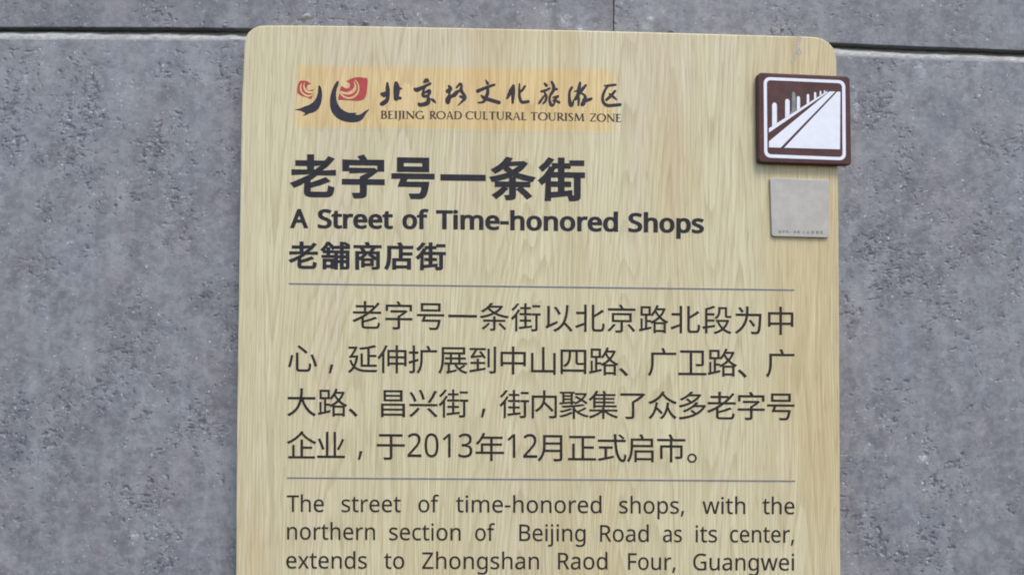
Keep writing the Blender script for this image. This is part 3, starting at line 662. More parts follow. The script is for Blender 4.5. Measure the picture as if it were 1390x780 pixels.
LATIN = {
 ',': (268, '192,105 169,29 138,-52 106,-129 41,-129 60,-48 78,38 91,116 185,116'),
 '-': (322, '40,229 40,307 282,307 282,229'),
 '0': (572, '523,358 520,276 510,203 493,140 468,87 436,46 394,15 344,-4 285,-10 212,1 152,34 107,88 74,160 55,251 49,358 55,465 72,556 103,628 148,682 208,714 285,725 358,714 418,682 464,628 497,556 516,465;137,358 141,268 151,195 171,138 198,97 236,73 285,65 334,73 371,97 400,137 419,194 430,268 434,358 430,448 419,520 400,577 371,617 334,642 285,650 236,642 198,617 170,577 151,520 141,448'),
 '1': (572, '355,0 269,0 269,499 269,548 271,585 273,622 244,595 211,567 135,505 89,564 282,714 355,714'),
 '2': (572, '520,0 48,0 48,73 235,262 326,358 358,400 382,440 396,483 401,529 392,581 366,618 326,641 275,649 226,644 183,631 144,609 103,581 56,640 85,663 117,683 152,700 190,713 231,721 275,724 337,718 390,701 433,673 464,635 484,589 491,534 485,480 468,429 440,380 404,333 359,283 308,231 159,84 159,80 520,80'),
 '3': (572, '493,547 488,502 475,464 453,432 423,407 387,388 345,376 345,372 420,353 473,318 504,267 515,203 508,144 486,92 449,49 397,17 327,-3 241,-10 187,-8 137,-1 90,10 45,29 45,111 92,91 142,76 193,67 242,64 325,73 381,101 412,146 423,205 417,246 399,277 371,301 331,318 281,328 223,331 154,331 154,406 224,406 278,410 322,423 357,443 382,470 398,503 403,541 394,587 368,621 327,643 273,650 237,648 204,642 174,633 146,621 93,590 49,650 92,678 143,702 204,718 272,724 340,718 396,702 438,674 469,638 487,595'),
 'A': (639, '545,0 459,221 176,221 91,0 0,0 279,717 360,717 638,0;352,517 342,546 328,589 318,624 307,583 296,546 287,517 206,301 432,301'),
 'B': (650, '301,714 419,704 503,674 542,642 564,596 572,537 568,497 556,462 537,433 510,408 477,390 436,379 436,374 479,364 517,348 550,325 575,294 591,254 596,203 588,143 566,92 530,52 480,23 420,6 348,0 97,0 97,714;319,410 396,417 445,439 470,476 479,527 469,578 437,611 384,631 305,637 187,637 187,410;187,335 187,76 331,76 412,85 463,113 491,156 500,210 496,245 483,276 461,301 428,319 383,331 324,335'),
 'F': (519, '187,0 97,0 97,714 496,714 496,635 187,635 187,382 477,382 477,303 187,303'),
 'G': (728, '407,377 654,377 654,27 596,10 537,-1 474,-8 403,-10 301,1 216,34 149,88 100,161 71,252 61,357 72,461 105,551 159,624 231,678 323,713 431,724 489,721 544,713 596,700 644,682 610,604 570,620 524,633 476,642 426,645 347,636 280,610 226,568 187,510 163,440 155,357 162,277 182,206 218,148 269,104 337,77 424,68 467,69 504,73 564,85 564,297 407,297'),
 'R': (622, '294,714 375,708 440,691 491,663 526,624 547,573 554,511 549,459 533,416 509,382 479,355 446,335 411,320 607,0 502,0 329,295 187,295 187,0 97,0 97,714;289,636 187,636 187,371 294,371 369,380 421,405 451,448 461,507 456,549 442,582 419,606 386,623 343,633'),
 'S': (549, '502,191 494,132 471,82 433,43 382,14 320,-4 247,-10 171,-6 136,-1 104,5 76,14 51,24 51,110 91,95 140,81 195,71 251,68 300,71 340,82 371,99 394,122 408,150 412,183 408,215 397,242 377,265 345,286 302,307 244,330 201,348 163,366 132,387 106,411 86,438 71,468 63,502 60,542 67,595 89,639 124,675 169,702 225,718 288,724 345,721 396,713 443,700 485,684 457,607 418,622 376,634 332,642 286,645 245,642 211,632 185,616 166,595 155,570 151,541 155,508 166,481 186,458 215,438 255,418 307,397 365,373 413,347 452,318 479,284 496,242'),
 'T': (556, '323,0 233,0 233,635 10,635 10,714 545,714 545,635 323,635'),
 'Z': (572, '533,0 38,0 38,68 414,634 50,634 50,714 523,714 523,646 147,80 533,80'),
 'a': (561, '288,545 373,534 433,502 459,468 475,422 480,365 480,0 416,0 399,76 395,76 372,49 347,27 321,11 291,-1 257,-8 215,-10 169,-6 128,7 94,29 68,59 51,100 46,149 53,198 74,239 109,272 189,306 303,320 394,323 394,355 387,412 365,448 330,467 283,474 242,471 203,461 166,448 132,433 105,499 143,517 188,531 237,542;314,259 229,249 175,227 147,193 137,148 144,109 164,82 196,66 235,61 297,70 348,98 382,146 393,214 393,262'),
 'c': (480, '300,-10 233,-3 173,19 124,56 86,109 63,178 55,265 63,355 88,426 127,480 177,517 238,539 306,546 346,544 385,537 419,528 447,517 420,444 364,461 333,467 304,469 255,463 215,446 184,417 163,378 150,327 146,266 150,207 163,157 184,117 214,89 252,72 299,66 340,68 376,75 409,85 438,97 438,19 410,7 378,-2 343,-8'),
 'd': (615, '275,-10 213,-2 159,21 115,59 82,113 62,183 55,267 62,351 82,421 115,475 160,515 214,538 276,546 315,543 349,535 378,523 403,507 424,488 442,467 448,467 444,505 442,546 442,760 530,760 530,0 459,0 446,72 442,72 424,50 403,30 378,14 349,1 314,-7;289,63 340,68 380,84 408,109 434,168 443,250 443,266 435,354 410,419 382,449 341,467 288,473 245,467 209,448 181,416 155,350 146,265 155,180 181,116 209,87 245,69'),
 'e': (564, '292,546 356,538 410,516 454,480 486,431 506,372 513,304 513,251 146,251 159,171 192,112 246,77 317,65 365,67 407,74 448,86 489,102 489,25 448,9 408,-1 364,-8 313,-10 241,-2 178,21 126,60 87,113 63,182 55,264 62,346 84,415 120,471 167,512 225,537;291,474 235,464 191,433 162,385 148,321 421,321 417,364 407,401 389,431 365,454 332,469'),
 'f': (344, '332,468 197,468 197,0 109,0 109,468 15,468 15,509 109,539 109,570 114,632 129,682 155,719 189,745 232,760 283,765 314,764 341,759 387,747 364,678 327,688 306,692 284,693 246,686 218,663 202,626 197,571 197,536 332,536'),
 'g': (615, '275,546 325,541 370,526 410,501 443,465 448,465 460,536 530,536 530,-9 523,-79 504,-136 471,-182 425,-214 365,-233 290,-240 234,-238 183,-231 138,-221 97,-206 97,-125 138,-143 186,-156 239,-164 295,-167 357,-157 403,-126 433,-79 443,-16 443,5 444,40 446,71 442,71 411,35 373,10 328,-5 276,-10 212,-2 158,22 113,63 81,118 61,186 55,267 61,346 81,414 113,470 157,512 211,538;287,472 245,466 210,448 183,418 163,378 150,327 146,266 155,179 182,114 211,85 246,68 289,62 327,65 359,72 385,86 407,105 423,131 435,163 442,201 444,246 444,267 440,333 427,385 406,424 376,451 336,467'),
 'h': (618, '173,537 171,498 168,462 174,462 193,487 217,508 244,524 275,535 307,543 341,545 401,540 449,524 488,498 515,461 531,411 537,349 537,0 450,0 450,343 443,400 421,440 384,464 330,472 276,466 236,449 207,422 187,383 177,335 173,277 173,0 85,0 85,760 173,760'),
 'i': (258, '173,536 173,0 85,0 85,536;130,737 149,734 165,723 177,706 181,681 177,656 165,639 149,628 130,625 110,628 93,639 82,656 78,681 82,706 93,723 110,734'),
 'j': (258, '22,-240 -22,-236 -55,-228 -55,-157 -24,-164 11,-167 40,-163 64,-149 80,-124 85,-83 85,536 173,536 173,-80 169,-126 157,-166 137,-198 108,-221 70,-235;78,681 82,706 93,723 110,734 130,737 149,734 165,723 177,706 181,681 177,656 165,639 149,628 130,625 110,628 93,639 82,656'),
 'm': (935, '673,546 752,534 809,499 843,439 854,349 854,0 767,0 767,345 760,400 740,440 707,464 658,472 591,461 546,427 521,372 513,296 513,0 426,0 426,345 423,384 414,415 399,440 378,458 350,468 316,472 268,466 231,449 204,422 186,384 176,336 173,278 173,0 85,0 85,536 156,536 169,463 174,463 193,489 215,509 241,526 270,537 300,544 332,546 389,540 435,524 471,496 496,456 501,456 533,496 574,524 622,540'),
 'n': (618, '343,546 427,534 488,499 515,462 532,412 537,349 537,0 450,0 450,343 443,400 421,440 384,464 330,472 277,466 236,450 207,422 181,361 173,278 173,0 85,0 85,536 156,536 169,463 174,463 194,489 218,509 246,526 277,537 309,544'),
 'o': (605, '551,269 547,206 533,150 512,103 483,63 447,31 405,8 355,-5 301,-10 250,-5 203,8 161,31 125,63 96,103 73,150 60,206 55,269 62,351 85,419 121,474 171,513 232,538 304,546 373,538 432,513 482,474 519,419 543,351;146,269 150,210 163,159 184,118 214,88 254,69 303,63 352,69 392,88 422,118 443,159 456,210 460,269 456,328 443,378 422,418 391,447 352,466 302,472 252,466 213,448 183,418 155,354'),
 'p': (615, '340,546 402,538 455,515 499,477 533,423 553,354 560,269 553,185 532,115 499,61 455,21 402,-2 339,-10 300,-7 266,1 236,14 211,29 191,48 173,68 167,68 171,25 173,-20 173,-240 85,-240 85,536 157,536 169,463 173,463 191,485 211,505 236,522 265,535 300,543;324,472 275,467 237,451 208,426 189,390 177,343 173,286 173,269 176,208 187,157 206,117 234,87 274,69 326,63 371,70 406,90 434,122 453,163 465,213 469,270 460,353 433,417 406,448 369,466'),
 'r': (413, '335,546 367,544 398,540 387,459 358,464 329,466 299,463 270,453 243,437 220,416 200,391 185,360 176,325 173,286 173,0 85,0 85,536 157,536 167,438 171,438 190,467 212,492 238,514 267,531 299,542'),
 's': (479, '434,148 427,100 408,61 376,30 334,8 282,-5 220,-10 168,-8 123,-1 85,10 52,24 52,104 87,89 129,74 175,64 222,61 280,66 319,82 342,108 349,140 346,159 338,176 323,192 298,208 264,225 217,244 169,264 128,284 95,306 71,332 56,364 51,404 57,446 76,481 106,509 171,537 252,546 299,544 343,536 385,525 423,510 393,440 358,453 322,464 284,471 246,474 198,470 163,456 142,436 135,409 138,389 148,371 165,356 191,341 227,325 273,307 320,288 360,268 392,246 415,219 429,187'),
 't': (361, '264,62 305,65 339,73 339,6 322,0 299,-5 249,-10 209,-6 171,4 139,24 114,55 97,98 92,156 92,468 16,468 16,510 93,545 128,659 180,659 180,536 335,536 335,468 180,468 180,158 186,115 203,85 230,68'),
 'u': (618, '533,536 533,0 461,0 448,71 444,71 424,45 400,25 372,9 341,-1 308,-8 274,-10 215,-5 167,10 128,37 101,74 84,123 79,185 79,536 168,536 168,191 175,135 197,95 234,71 287,63 341,69 381,85 411,113 430,151 441,200 445,257 445,536'),
 'w': (786, '431,303 419,344 408,383 400,418 394,445 390,445 384,418 376,383 366,343 354,302 258,1 158,1 11,537 102,537 176,251 191,192 203,136 211,91 215,91 222,121 230,159 240,199 251,235 346,537 442,537 534,235 548,186 562,135 570,92 574,92 581,134 594,190 610,251 685,537 775,537 626,1 523,1'),
 'x': (529, '212,274 27,536 127,536 265,334 402,536 501,536 316,274 511,0 411,0 265,214 117,0 18,0'),
 ' ': (260, ''),
}

# ------------------------------------------------------------------ lettering
def outline(code):
    return [[tuple(map(float, q.split(','))) for q in p.split()] for p in code.split(';')] if code else []


def area(p):
    return sum(p[i][0] * p[(i + 1) % len(p)][1] - p[(i + 1) % len(p)][0] * p[i][1] for i in range(len(p))) / 2


def embolden(polys, dx, dy):
    """Grow every stroke by dx sideways and dy up and down (outlines in sheet units)."""
    if not polys or (dx == 0 and dy == 0):
        return polys
    sg = 1 if area(max(polys, key=lambda p: abs(area(p)))) > 0 else -1
    out = []
    for p in polys:
        # drop points closer than a hair, they make unruly normals
        q = [p[0]]
        for c in p[1:]:
            if math.hypot(c[0] - q[-1][0], c[1] - q[-1][1]) > 0.12:
                q.append(c)
        n = len(q)
        res = []
        for i in range(n):
            a, b, c = q[i - 1], q[i], q[(i + 1) % n]
            e0 = (b[0] - a[0], b[1] - a[1])
            e1 = (c[0] - b[0], c[1] - b[1])
            l0, l1 = math.hypot(*e0) or 1, math.hypot(*e1) or 1
            n0 = (e0[1] / l0 * sg, -e0[0] / l0 * sg)
            n1 = (e1[1] / l1 * sg, -e1[0] / l1 * sg)
            mx, my = n0[0] + n1[0], n0[1] + n1[1]
            L = mx * mx + my * my
            k = min(2 / L, 1.25) if L > 1e-6 else 1.0
            res.append((b[0] + mx * k * dx, b[1] + my * k * dy))
        out.append(res)
    return out


def interp(tab):
    def f(u):
        if len(tab) == 1:
            return tab[0][1]
        for (a, va), (c, vc) in zip(tab, tab[1:]):
            if u <= c or (c, vc) == tab[-1]:
                return va + (vc - va) * (u - a) / (c - a)
    return f


def cjk_groups(chars, mid, sx, sy, bold=(0, 0), y=0.0):
    """chars: (character, centre on the sheet, optional centre height); mid: centre line of the row."""
    out = []
    for ch, uc, *vc in chars:
        P = outline(CJK[ch])
        xs = [p[0] for q in P for p in q]
        ys = [p[1] for q in P for p in q]
        if vc:
            ox, oy, v0 = (min(xs) + max(xs)) / 2, (min(ys) + max(ys)) / 2, vc[0]
        else:
            ox, oy, v0 = 497, 387, None
        px = []
        for q in P:
            px.append([(uc + (x - ox) * sx, (y_ - oy) * sy) for x, y_ in q])
        px = embolden(px, *bold)
        out.append([[at(u, (v0 if v0 is not None else mid(u)) - h, y) for u, h in q] for q in px])
    return out


def word_groups(words, base, sy, bold=(0, 0), y=0.0):
    """words: (text, left ink edge, right ink edge); base: baseline of the row."""
    out = []
    for text, u0, u1 in words:
        x = 0
        glyphs = []
        for ch in text:
            adv, code = LATIN[ch]
            glyphs.append([[(px + x, py) for px, py in q] for q in outline(code)])
            x += adv
        xs = [p[0] for g_ in glyphs for q in g_ for p in q]
        lo, hi = min(xs), max(xs)
        k = (u1 - u0 - 2 * bold[0]) / (hi - lo)
        for g_ in glyphs:
            px = [[(u0 + bold[0] + (a - lo) * k, b_ * sy) for a, b_ in q] for q in g_]
            px = embolden(px, *bold)
            if px:
                out.append([[at(u, base(u) - h, y) for u, h in q] for q in px])
    return out


def part_empty(name, parent, pos):
    o = bpy.data.objects.new(name, None)
    o.empty_display_size = 0.02
    o.location = (pos[0], 0, pos[1])
    COL.objects.link(o)
    o.parent = parent
    return o


def written_line(name, piece, pieces, mat, parent, y_top=-0.0003):
    """A row of writing as one part, each word or phrase of it a mesh of its own below."""
    first = pieces[0][0][0][0]
    line = part_empty(name, parent, first)
    for g_ in pieces:
        o = decal(piece, g_, mat, line, y_top)
        o.matrix_parent_inverse = Matrix.Translation(line.location).inverted()


# ------------------------------------------------------------------ the wall
WALL = 0.0300
wall = thing('stone_wall', 'wall of grey pitted stone slabs with a dark open joint behind the sign', 'wall')
wall['kind'] = 'thing'


def row(tab, x0, x1, n, y=WALL):
    """An edge read off the sheet, carried on in a straight line to x0 and x1, sampled evenly."""
    pts = [at(u, v, y) for u, v in tab]
    (xa, za), (xb, zb) = pts[0], pts[1]
    pts = [(x0, za + (zb - za) / (xb - xa) * (x0 - xa) * 0.4)] + pts
    (xa, za), (xb, zb) = pts[-2], pts[-1]
    pts = pts + [(x1, zb + (zb - za) / (xb - xa) * (x1 - xb) * 0.4)]
    f = interp(pts)
    return [(x0 + (x1 - x0) * i / n, f(x0 + (x1 - x0) * i / n)) for i in range(n + 1)]


def chipped(pts, amp, seed):
    return [(x, z + amp * (mnoise.noise(Vector((x * 45, seed, 0))) * 0.6 + mnoise.noise(Vector((x * 160, seed, 4))) * 0.4)
             - amp * 3.0 * max(0, mnoise.noise(Vector((x * 28, seed, 9))) - 0.42)) for x, z in pts]


XW = 1.05
edge_up = [(0, 36.8), (160, 37.2), (290, 37.8), (345, 38.8), (833, 47), (1120, 57.5), (1200, 61.3), (1300, 65), (1390, 68.6)]
edge_lo = [(0, 51.6), (230, 52.6), (330, 53), (833, 62), (1130, 73.2), (1200, 76.2), (1300, 79.8), (1390, 83)]
xj, zj = at(833, 10, WALL)
lower = chipped(row(edge_lo, -XW, XW, 260), 0.0005, 1.0)
slab('stone_slab', lower[::-1] + [(-XW, -1.2), (XW, -1.2)], WALL, WALL + 0.03, 0.0022, 'stone', wall)
up_l = chipped(row([e for e in edge_up if e[0] <= 833], -XW, xj - 0.0005, 160), 0.0004, 7.0)
slab('stone_slab', up_l + [(xj - 0.0006, 0.95), (-XW, 0.95)], WALL, WALL + 0.03, 0.0007, 'stone_upper', wall)
up_r = chipped(row([e for e in edge_up if e[0] >= 833], xj + 0.0006, XW, 140), 0.0004, 11.0)
slab('stone_slab', up_r + [(XW, 0.95), (xj + 0.0006, 0.95)], WALL + 0.0004, WALL + 0.03, 0.0007, 'stone_far', wall)

# mortar lying in the joint, lower at the front and falling away to the dark back of the joint
lo_e, hi_e = row(edge_lo, -XW, XW, 700), row(edge_up, -XW, XW, 700)
prof = [(-0.5, 0.0016), (0.0, 0.0016), (0.20, 0.0017), (0.36, 0.0034), (0.52, 0.0052), (0.66, 0.0090), (1.0, 0.0135), (1.5, 0.0140)]
V, Fc = [], []
for i, ((x, z0), (_, z1)) in enumerate(zip(lo_e, hi_e)):
    hgt = 1.0 + 0.30 * max(0.0, min(1.0, (-x - 0.42) / 0.1)) + 0.28 * mnoise.noise(Vector((x * 14, 3, 0))) + 0.22 * mnoise.noise(Vector((x * 60, 5, 0)))
    for k, (t, d) in enumerate(prof):
        tt = t if k in (0, 1, 6, 7) else t * hgt
        dd = d + 0.0013 * mnoise.noise(Vector((x * 90, t * 9, 1))) + 0.0006 * mnoise.noise(Vector((x * 300, t * 30, 2)))
        V.append((x, WALL + max(dd, 0.0008), z0 + (z1 - z0) * tt))
K = len(prof)
for i in range(len(lo_e) - 1):
    for k in range(K - 1):
        Fc.append([i * K + k, (i + 1) * K + k, (i + 1) * K + k + 1, i * K + k + 1])
add_mesh('mortar_joint', V, Fc, 'mortar', wall, smooth=True)
# pointing in the upright joint of the upper course
V, Fc = [], []
for i in range(41):
    z = at(833, 60, WALL)[1] + 0.95 * i / 41
    d = 0.0005 if i < 1 else 0.0035 + 0.0015 * mnoise.noise(Vector((0, 2, z * 30)))
    V += [(xj - 0.003, WALL + d + 0.0012, z), (xj + 0.003, WALL + d + 0.0012, z)]
for i in range(40):
    Fc.append([2 * i, 2 * i + 1, 2 * i + 3, 2 * i + 2])
add_mesh('upright_joint', V, Fc, 'mortar', wall)


def flake(u, v, w, h, tilt, seed):
    """A little curled shell of dried adhesive standing off the stone."""
    x0, z0 = at(u, v, WALL)
    V, Fc = [], []
    n, mring = 18, 5
    for j in range(mring + 1):
        r = j / mring
        for i in range(n):
            a = 2 * math.pi * i / n
            wob = 1 + 0.22 * mnoise.noise(Vector((math.cos(a) * 1.5, math.sin(a) * 1.5, seed)))
            ex, ez = math.cos(a) * r * w * wob, math.sin(a) * r * h * wob
            up = 0.0035 * (1 - r * r) + 0.0012 * max(0, math.sin(a)) * r
            X = ex * math.cos(tilt) - ez * math.sin(tilt)
            Z = ex * math.sin(tilt) + ez * math.cos(tilt)
            V.append((x0 + X, WALL - up + 0.0002, z0 + Z))
    for j in range(mring):
        for i in range(n):
            Fc.append([j * n + i, j * n + (i + 1) % n, (j + 1) * n + (i + 1) % n, (j + 1) * n + i])
    add_mesh('adhesive_flake', V, Fc, 'chip', wall, smooth=True)


flake(415, 23, 0.0058, 0.0030, R(32), 1.0)
flake(497, 31.5, 0.0040, 0.0018, R(-8), 2.0)
flake(1062, 40, 0.0026, 0.0018, R(60), 3.0)
flake(911, 43, 0.0034, 0.0013, R(-10), 4.0)

# ------------------------------------------------------------------ the sign board
sign = thing('information_sign', 'tall pale wood grain sign board with rounded corners and charcoal bilingual lettering', 'sign board')
left = [(331.6, 60), (328, 130), (326.6, 200), (325.4, 280), (324.2, 360), (322.8, 460), (321.4, 560), (320.4, 680), (320, 780)]
top = [(365, 34.2), (430, 34.6), (500, 35.5), (600, 37.3), (700, 39.3), (800, 41.4), (900, 44.0), (1000, 46.8), (1070, 48.8), (1098, 49.4)]
corner_l = [(333.2, 50.5), (337, 43.8), (343, 38.6), (351, 35.2)]
corner_r = [(1110, 50.6), (1119, 53.6), (1126, 58.4), (1131.6, 65), (1134.8, 73.5)]
right = [(1136.0, 86), (1137.0, 160), (1138, 250), (1138.8, 330), (1139.5, 425), (1140.3, 580), (1141, 780)]
pts = [at(u, v) for u, v in left[::-1] + corner_l + top + corner_r + right]
pts += [(0.2990, -0.60), (-0.3000, -0.60)]
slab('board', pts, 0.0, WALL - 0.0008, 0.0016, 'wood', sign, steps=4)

# divider rules
for a, c, name in (((392, 384.8), (1078, 393.4), 'divider_rule'), ((389.6, 648.0), (1079.3, 652.4), 'divider_rule')):
    q = [at(a[0], a[1] - 1.0), at(c[0], c[1] - 1.0), at(c[0], c[1] + 1.0), at(a[0], a[1] + 1.0)]
    decal(name, [[ccw(q)]], 'rule', sign)

# the heading, in three tongues
decal('title_lettering', cjk_groups(
    [('老', 425.6), ('字', 493), ('号', 560.6), ('一', 628.3), ('条', 695.6), ('街', 763)],
    interp([(425, 238.6), (763, 243.0)]), 0.0622, 0.0604, (2.35, 1.75)), 'ink', sign)
EN_T = interp([(400, 308.6), (610, 310.2), (830, 313.4), (950, 315.4)])
written_line('english_title', 'word', [word_groups([w], EN_T, 0.0336, (1.42, 0.95)) for w in
    [('A', 393.8, 418.3), ('Street', 431.3, 533.4), ('of', 546.1, 581.7), ('Time-honored', 592, 839), ('Shops', 852.8, 955.5)]], 'ink', sign)
decal('subtitle_lettering', cjk_groups(
    [('老', 412), ('舗', 455.6), ('商', 498.8), ('店', 541.9), ('街', 585.3)],
    interp([(412, 346.2), (585, 347.4)]), 0.0405, 0.0392, (1.25, 0.85)), 'ink', sign)


def spread(text, u0, u1):
    n = len(text)
    return [(c, u0 + (u1 - u0) * i / (n - 1)) for i, c in enumerate(text)]


SX, SY = 0.0425, 0.0412
R1 = interp([(498, 427.0), (1060, 434.8)])
R2 = interp([(410, 485.4), (1060, 492.2)])
R3 = interp([(410, 545.2), (1060, 550.6)])
R4 = interp([(410, 603.4), (911, 607.8)])
THIN = (0.1, 0.1)


def phrases(rows, mid):
    return [cjk_groups(r, mid, SX, SY, THIN) for r in rows]


written_line('paragraph_line', 'phrase', phrases([spread('老字号一条街以北京路北段为中', 498.2, 1059.6)], R1), 'ink_brown', sign)
written_line('paragraph_line', 'phrase', phrases(
    [[('心', 410.4), ('，', 449.5, 500.2)], spread('延伸扩展到中山四路', 492.2, 819.2) + [('、', 846.5, 504.5)],
     spread('广卫路', 899, 980.2) + [('、', 1007.5, 506.5)], [('广', 1059.4)]], R2), 'ink_brown', sign)
written_line('paragraph_line', 'phrase', phrases(
    [spread('大路', 409.3, 451.2) + [('、', 479.3, 559.4)], spread('昌兴街', 533.4, 616) + [('，', 656, 560)],
     spread('街内聚集了众多老字号', 698.5, 1059.8)], R3), 'ink_brown', sign)
DIGIT = interp([(553, 619.6), (730, 620.8)])
written_line('paragraph_line', 'phrase', phrases([spread('企业', 409.2, 449.2) + [('，', 489, 617.5)]], R4)
    + [cjk_groups([('于', 530.4), ('年', 664.8)] + spread('月正式启市', 749.6, 911) + [('。', 939.3, 621.2)], R4, SX, SY, THIN)
       + word_groups([('2013', 553.1, 641.3), ('12', 688.8, 729.4)], DIGIT, 0.0448)], 'ink_brown', sign)

CAP = 0.0312
L1 = interp([(390, 693.9), (650, 694.6), (860, 696), (1078, 697.2)])
L2 = interp([(390, 731.3), (720, 733.4), (910, 734.9), (1078, 735.6)])
L3 = interp([(390, 770.6), (790, 771.8), (960, 773.1), (1078, 773.5)])
for base, words_ in (
    (L1, [('The', 389.6, 439.6), ('street', 463.7, 544), ('of', 568, 596), ('time-honored', 619, 816.5), ('shops,', 840.6, 928.6),
          ('with', 953.6, 1011.6), ('the', 1035, 1078.4)]),
    (L2, [('northern', 389.8, 509.2), ('section', 528.3, 625.3), ('of', 645, 672), ('Beijing', 705, 794.8), ('Road', 814.5, 880.6),
          ('as', 900, 925.6), ('its', 944.2, 973.4), ('center,', 991, 1077.8)]),
    (L3, [('extends', 388.6, 498), ('to', 521.5, 548.8), ('Zhongshan', 573, 731.8), ('Raod', 757.4, 824.6), ('Four,', 852.6, 917),
          ('Guangwei', 941, 1078)])):
    written_line('english_line', 'word', [word_groups([w], base, CAP, (0.12, 0.08)) for w in words_], 'ink_brown', sign)

# pale scrape running down from the top edge
scr = [(572, 204), (612, 204), (606, 240), (596, 275), (588, 305), (604, 330), (614, 350), (603, 372), (580, 382), (566, 400), (548, 432),
       (530, 446), (508, 462), (512, 436), (528, 408), (546, 378), (556, 350), (552, 330), (560, 300), (566, 262), (570, 232)]
decal('scrape_mark', [to_board([smooth_line(scr, 4, True)], lambda a, c: (1000 + a / 6.95, 20.3 + c / 6.95))], 'scuff', sign, -0.0002)

# ------------------------------------------------------------------ emblem band on the sign
band = [(397.5, 86.5), (500, 86.5), (640, 87.5), (847, 90.5), (847, 182), (640, 179), (500, 177), (397.5, 176.5)]
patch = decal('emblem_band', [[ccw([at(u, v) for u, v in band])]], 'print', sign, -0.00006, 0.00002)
Y_BAND = -0.00022


def em(a, c):
    return (395 + a / 9.75, 95 + c / 9.75)


ink_l = [(372, 203), (396, 228), (410, 290), (411, 370), (395, 450), (357, 522), (302, 560), (240, 577), (203, 597), (150, 603), (188, 580),
         (160, 557), (122, 541), (50, 525), (112, 512), (182, 484), (250, 458), (300, 420), (336, 368), (355, 300), (361, 235)]
ink_r = [(630, 147), (608, 153), (580, 190), (546, 262), (522, 350), (516, 430), (526, 520), (562, 588), (622, 645), (702, 680), (790, 694),
         (880, 688), (948, 652), (985, 592), (1036, 521), (1008, 531), (962, 557), (930, 582), (888, 596), (852, 586), (868, 566), (780, 568),
         (722, 550), (662, 510), (626, 460), (604, 400), (597, 330), (603, 268), (628, 190)]
decal('emblem_brush_stroke', [to_board([smooth_line(ink_l, 3, True)], em)], 'navy', patch, Y_BAND)
decal('emblem_brush_stroke', [to_board([smooth_line(ink_r, 3, True)], em)], 'navy', patch, Y_BAND)
red_l = [(112, 153), (160, 142), (210, 149), (250, 172), (280, 212), (292, 262), (290, 330), (266, 384), (215, 364), (150, 346), (100, 320),
         (80, 284), (88, 220)]
red_r = [(655, 236), (700, 180), (750, 140), (820, 108), (900, 97), (975, 106), (1014, 124), (1008, 250), (996, 330), (968, 384), (900, 410),
         (800, 406), (700, 398), (628, 395), (632, 345), (648, 290)]
decal('emblem_scroll', [to_board([smooth_line(red_l, 4, True)], em)], 'red', patch, Y_BAND)
decal('emblem_scroll', [to_board([smooth_line(red_r, 4, True)], em)], 'red', patch, Y_BAND)
swirl_l = [stroke([(246, 236, 36), (254, 230, 36), (296, 226, 34)]), stroke([(178, 172, 3), (172, 215, 9), (186, 260, 14), (225, 292, 15), (296, 300, 14)]),
           stroke([(138, 180, 4), (126, 240, 9), (143, 292, 11), (182, 328, 11), (235, 346, 10), (300, 326, 7)])]
swirl_r = [stroke([(742, 207, 42), (700, 188, 38), (665, 178, 34)]),
           stroke([(833, 148, 3), (852, 205, 10), (842, 258, 20), (795, 300, 20), (725, 312, 15), (664, 290, 9)]),
           stroke([(852, 134, 4), (890, 195, 9), (890, 285, 11), (845, 348, 12), (775, 374, 12), (705, 357, 11), (655, 306, 9)])]
decal('emblem_swirl', [to_board(s, em) for s in swirl_l], 'print', patch, Y_BAND - 0.00005, Y_BAND + 0.00005)
decal('emblem_swirl', [to_board(s, em) for s in swirl_r], 'print', patch, Y_BAND - 0.00005, Y_BAND + 0.00005)

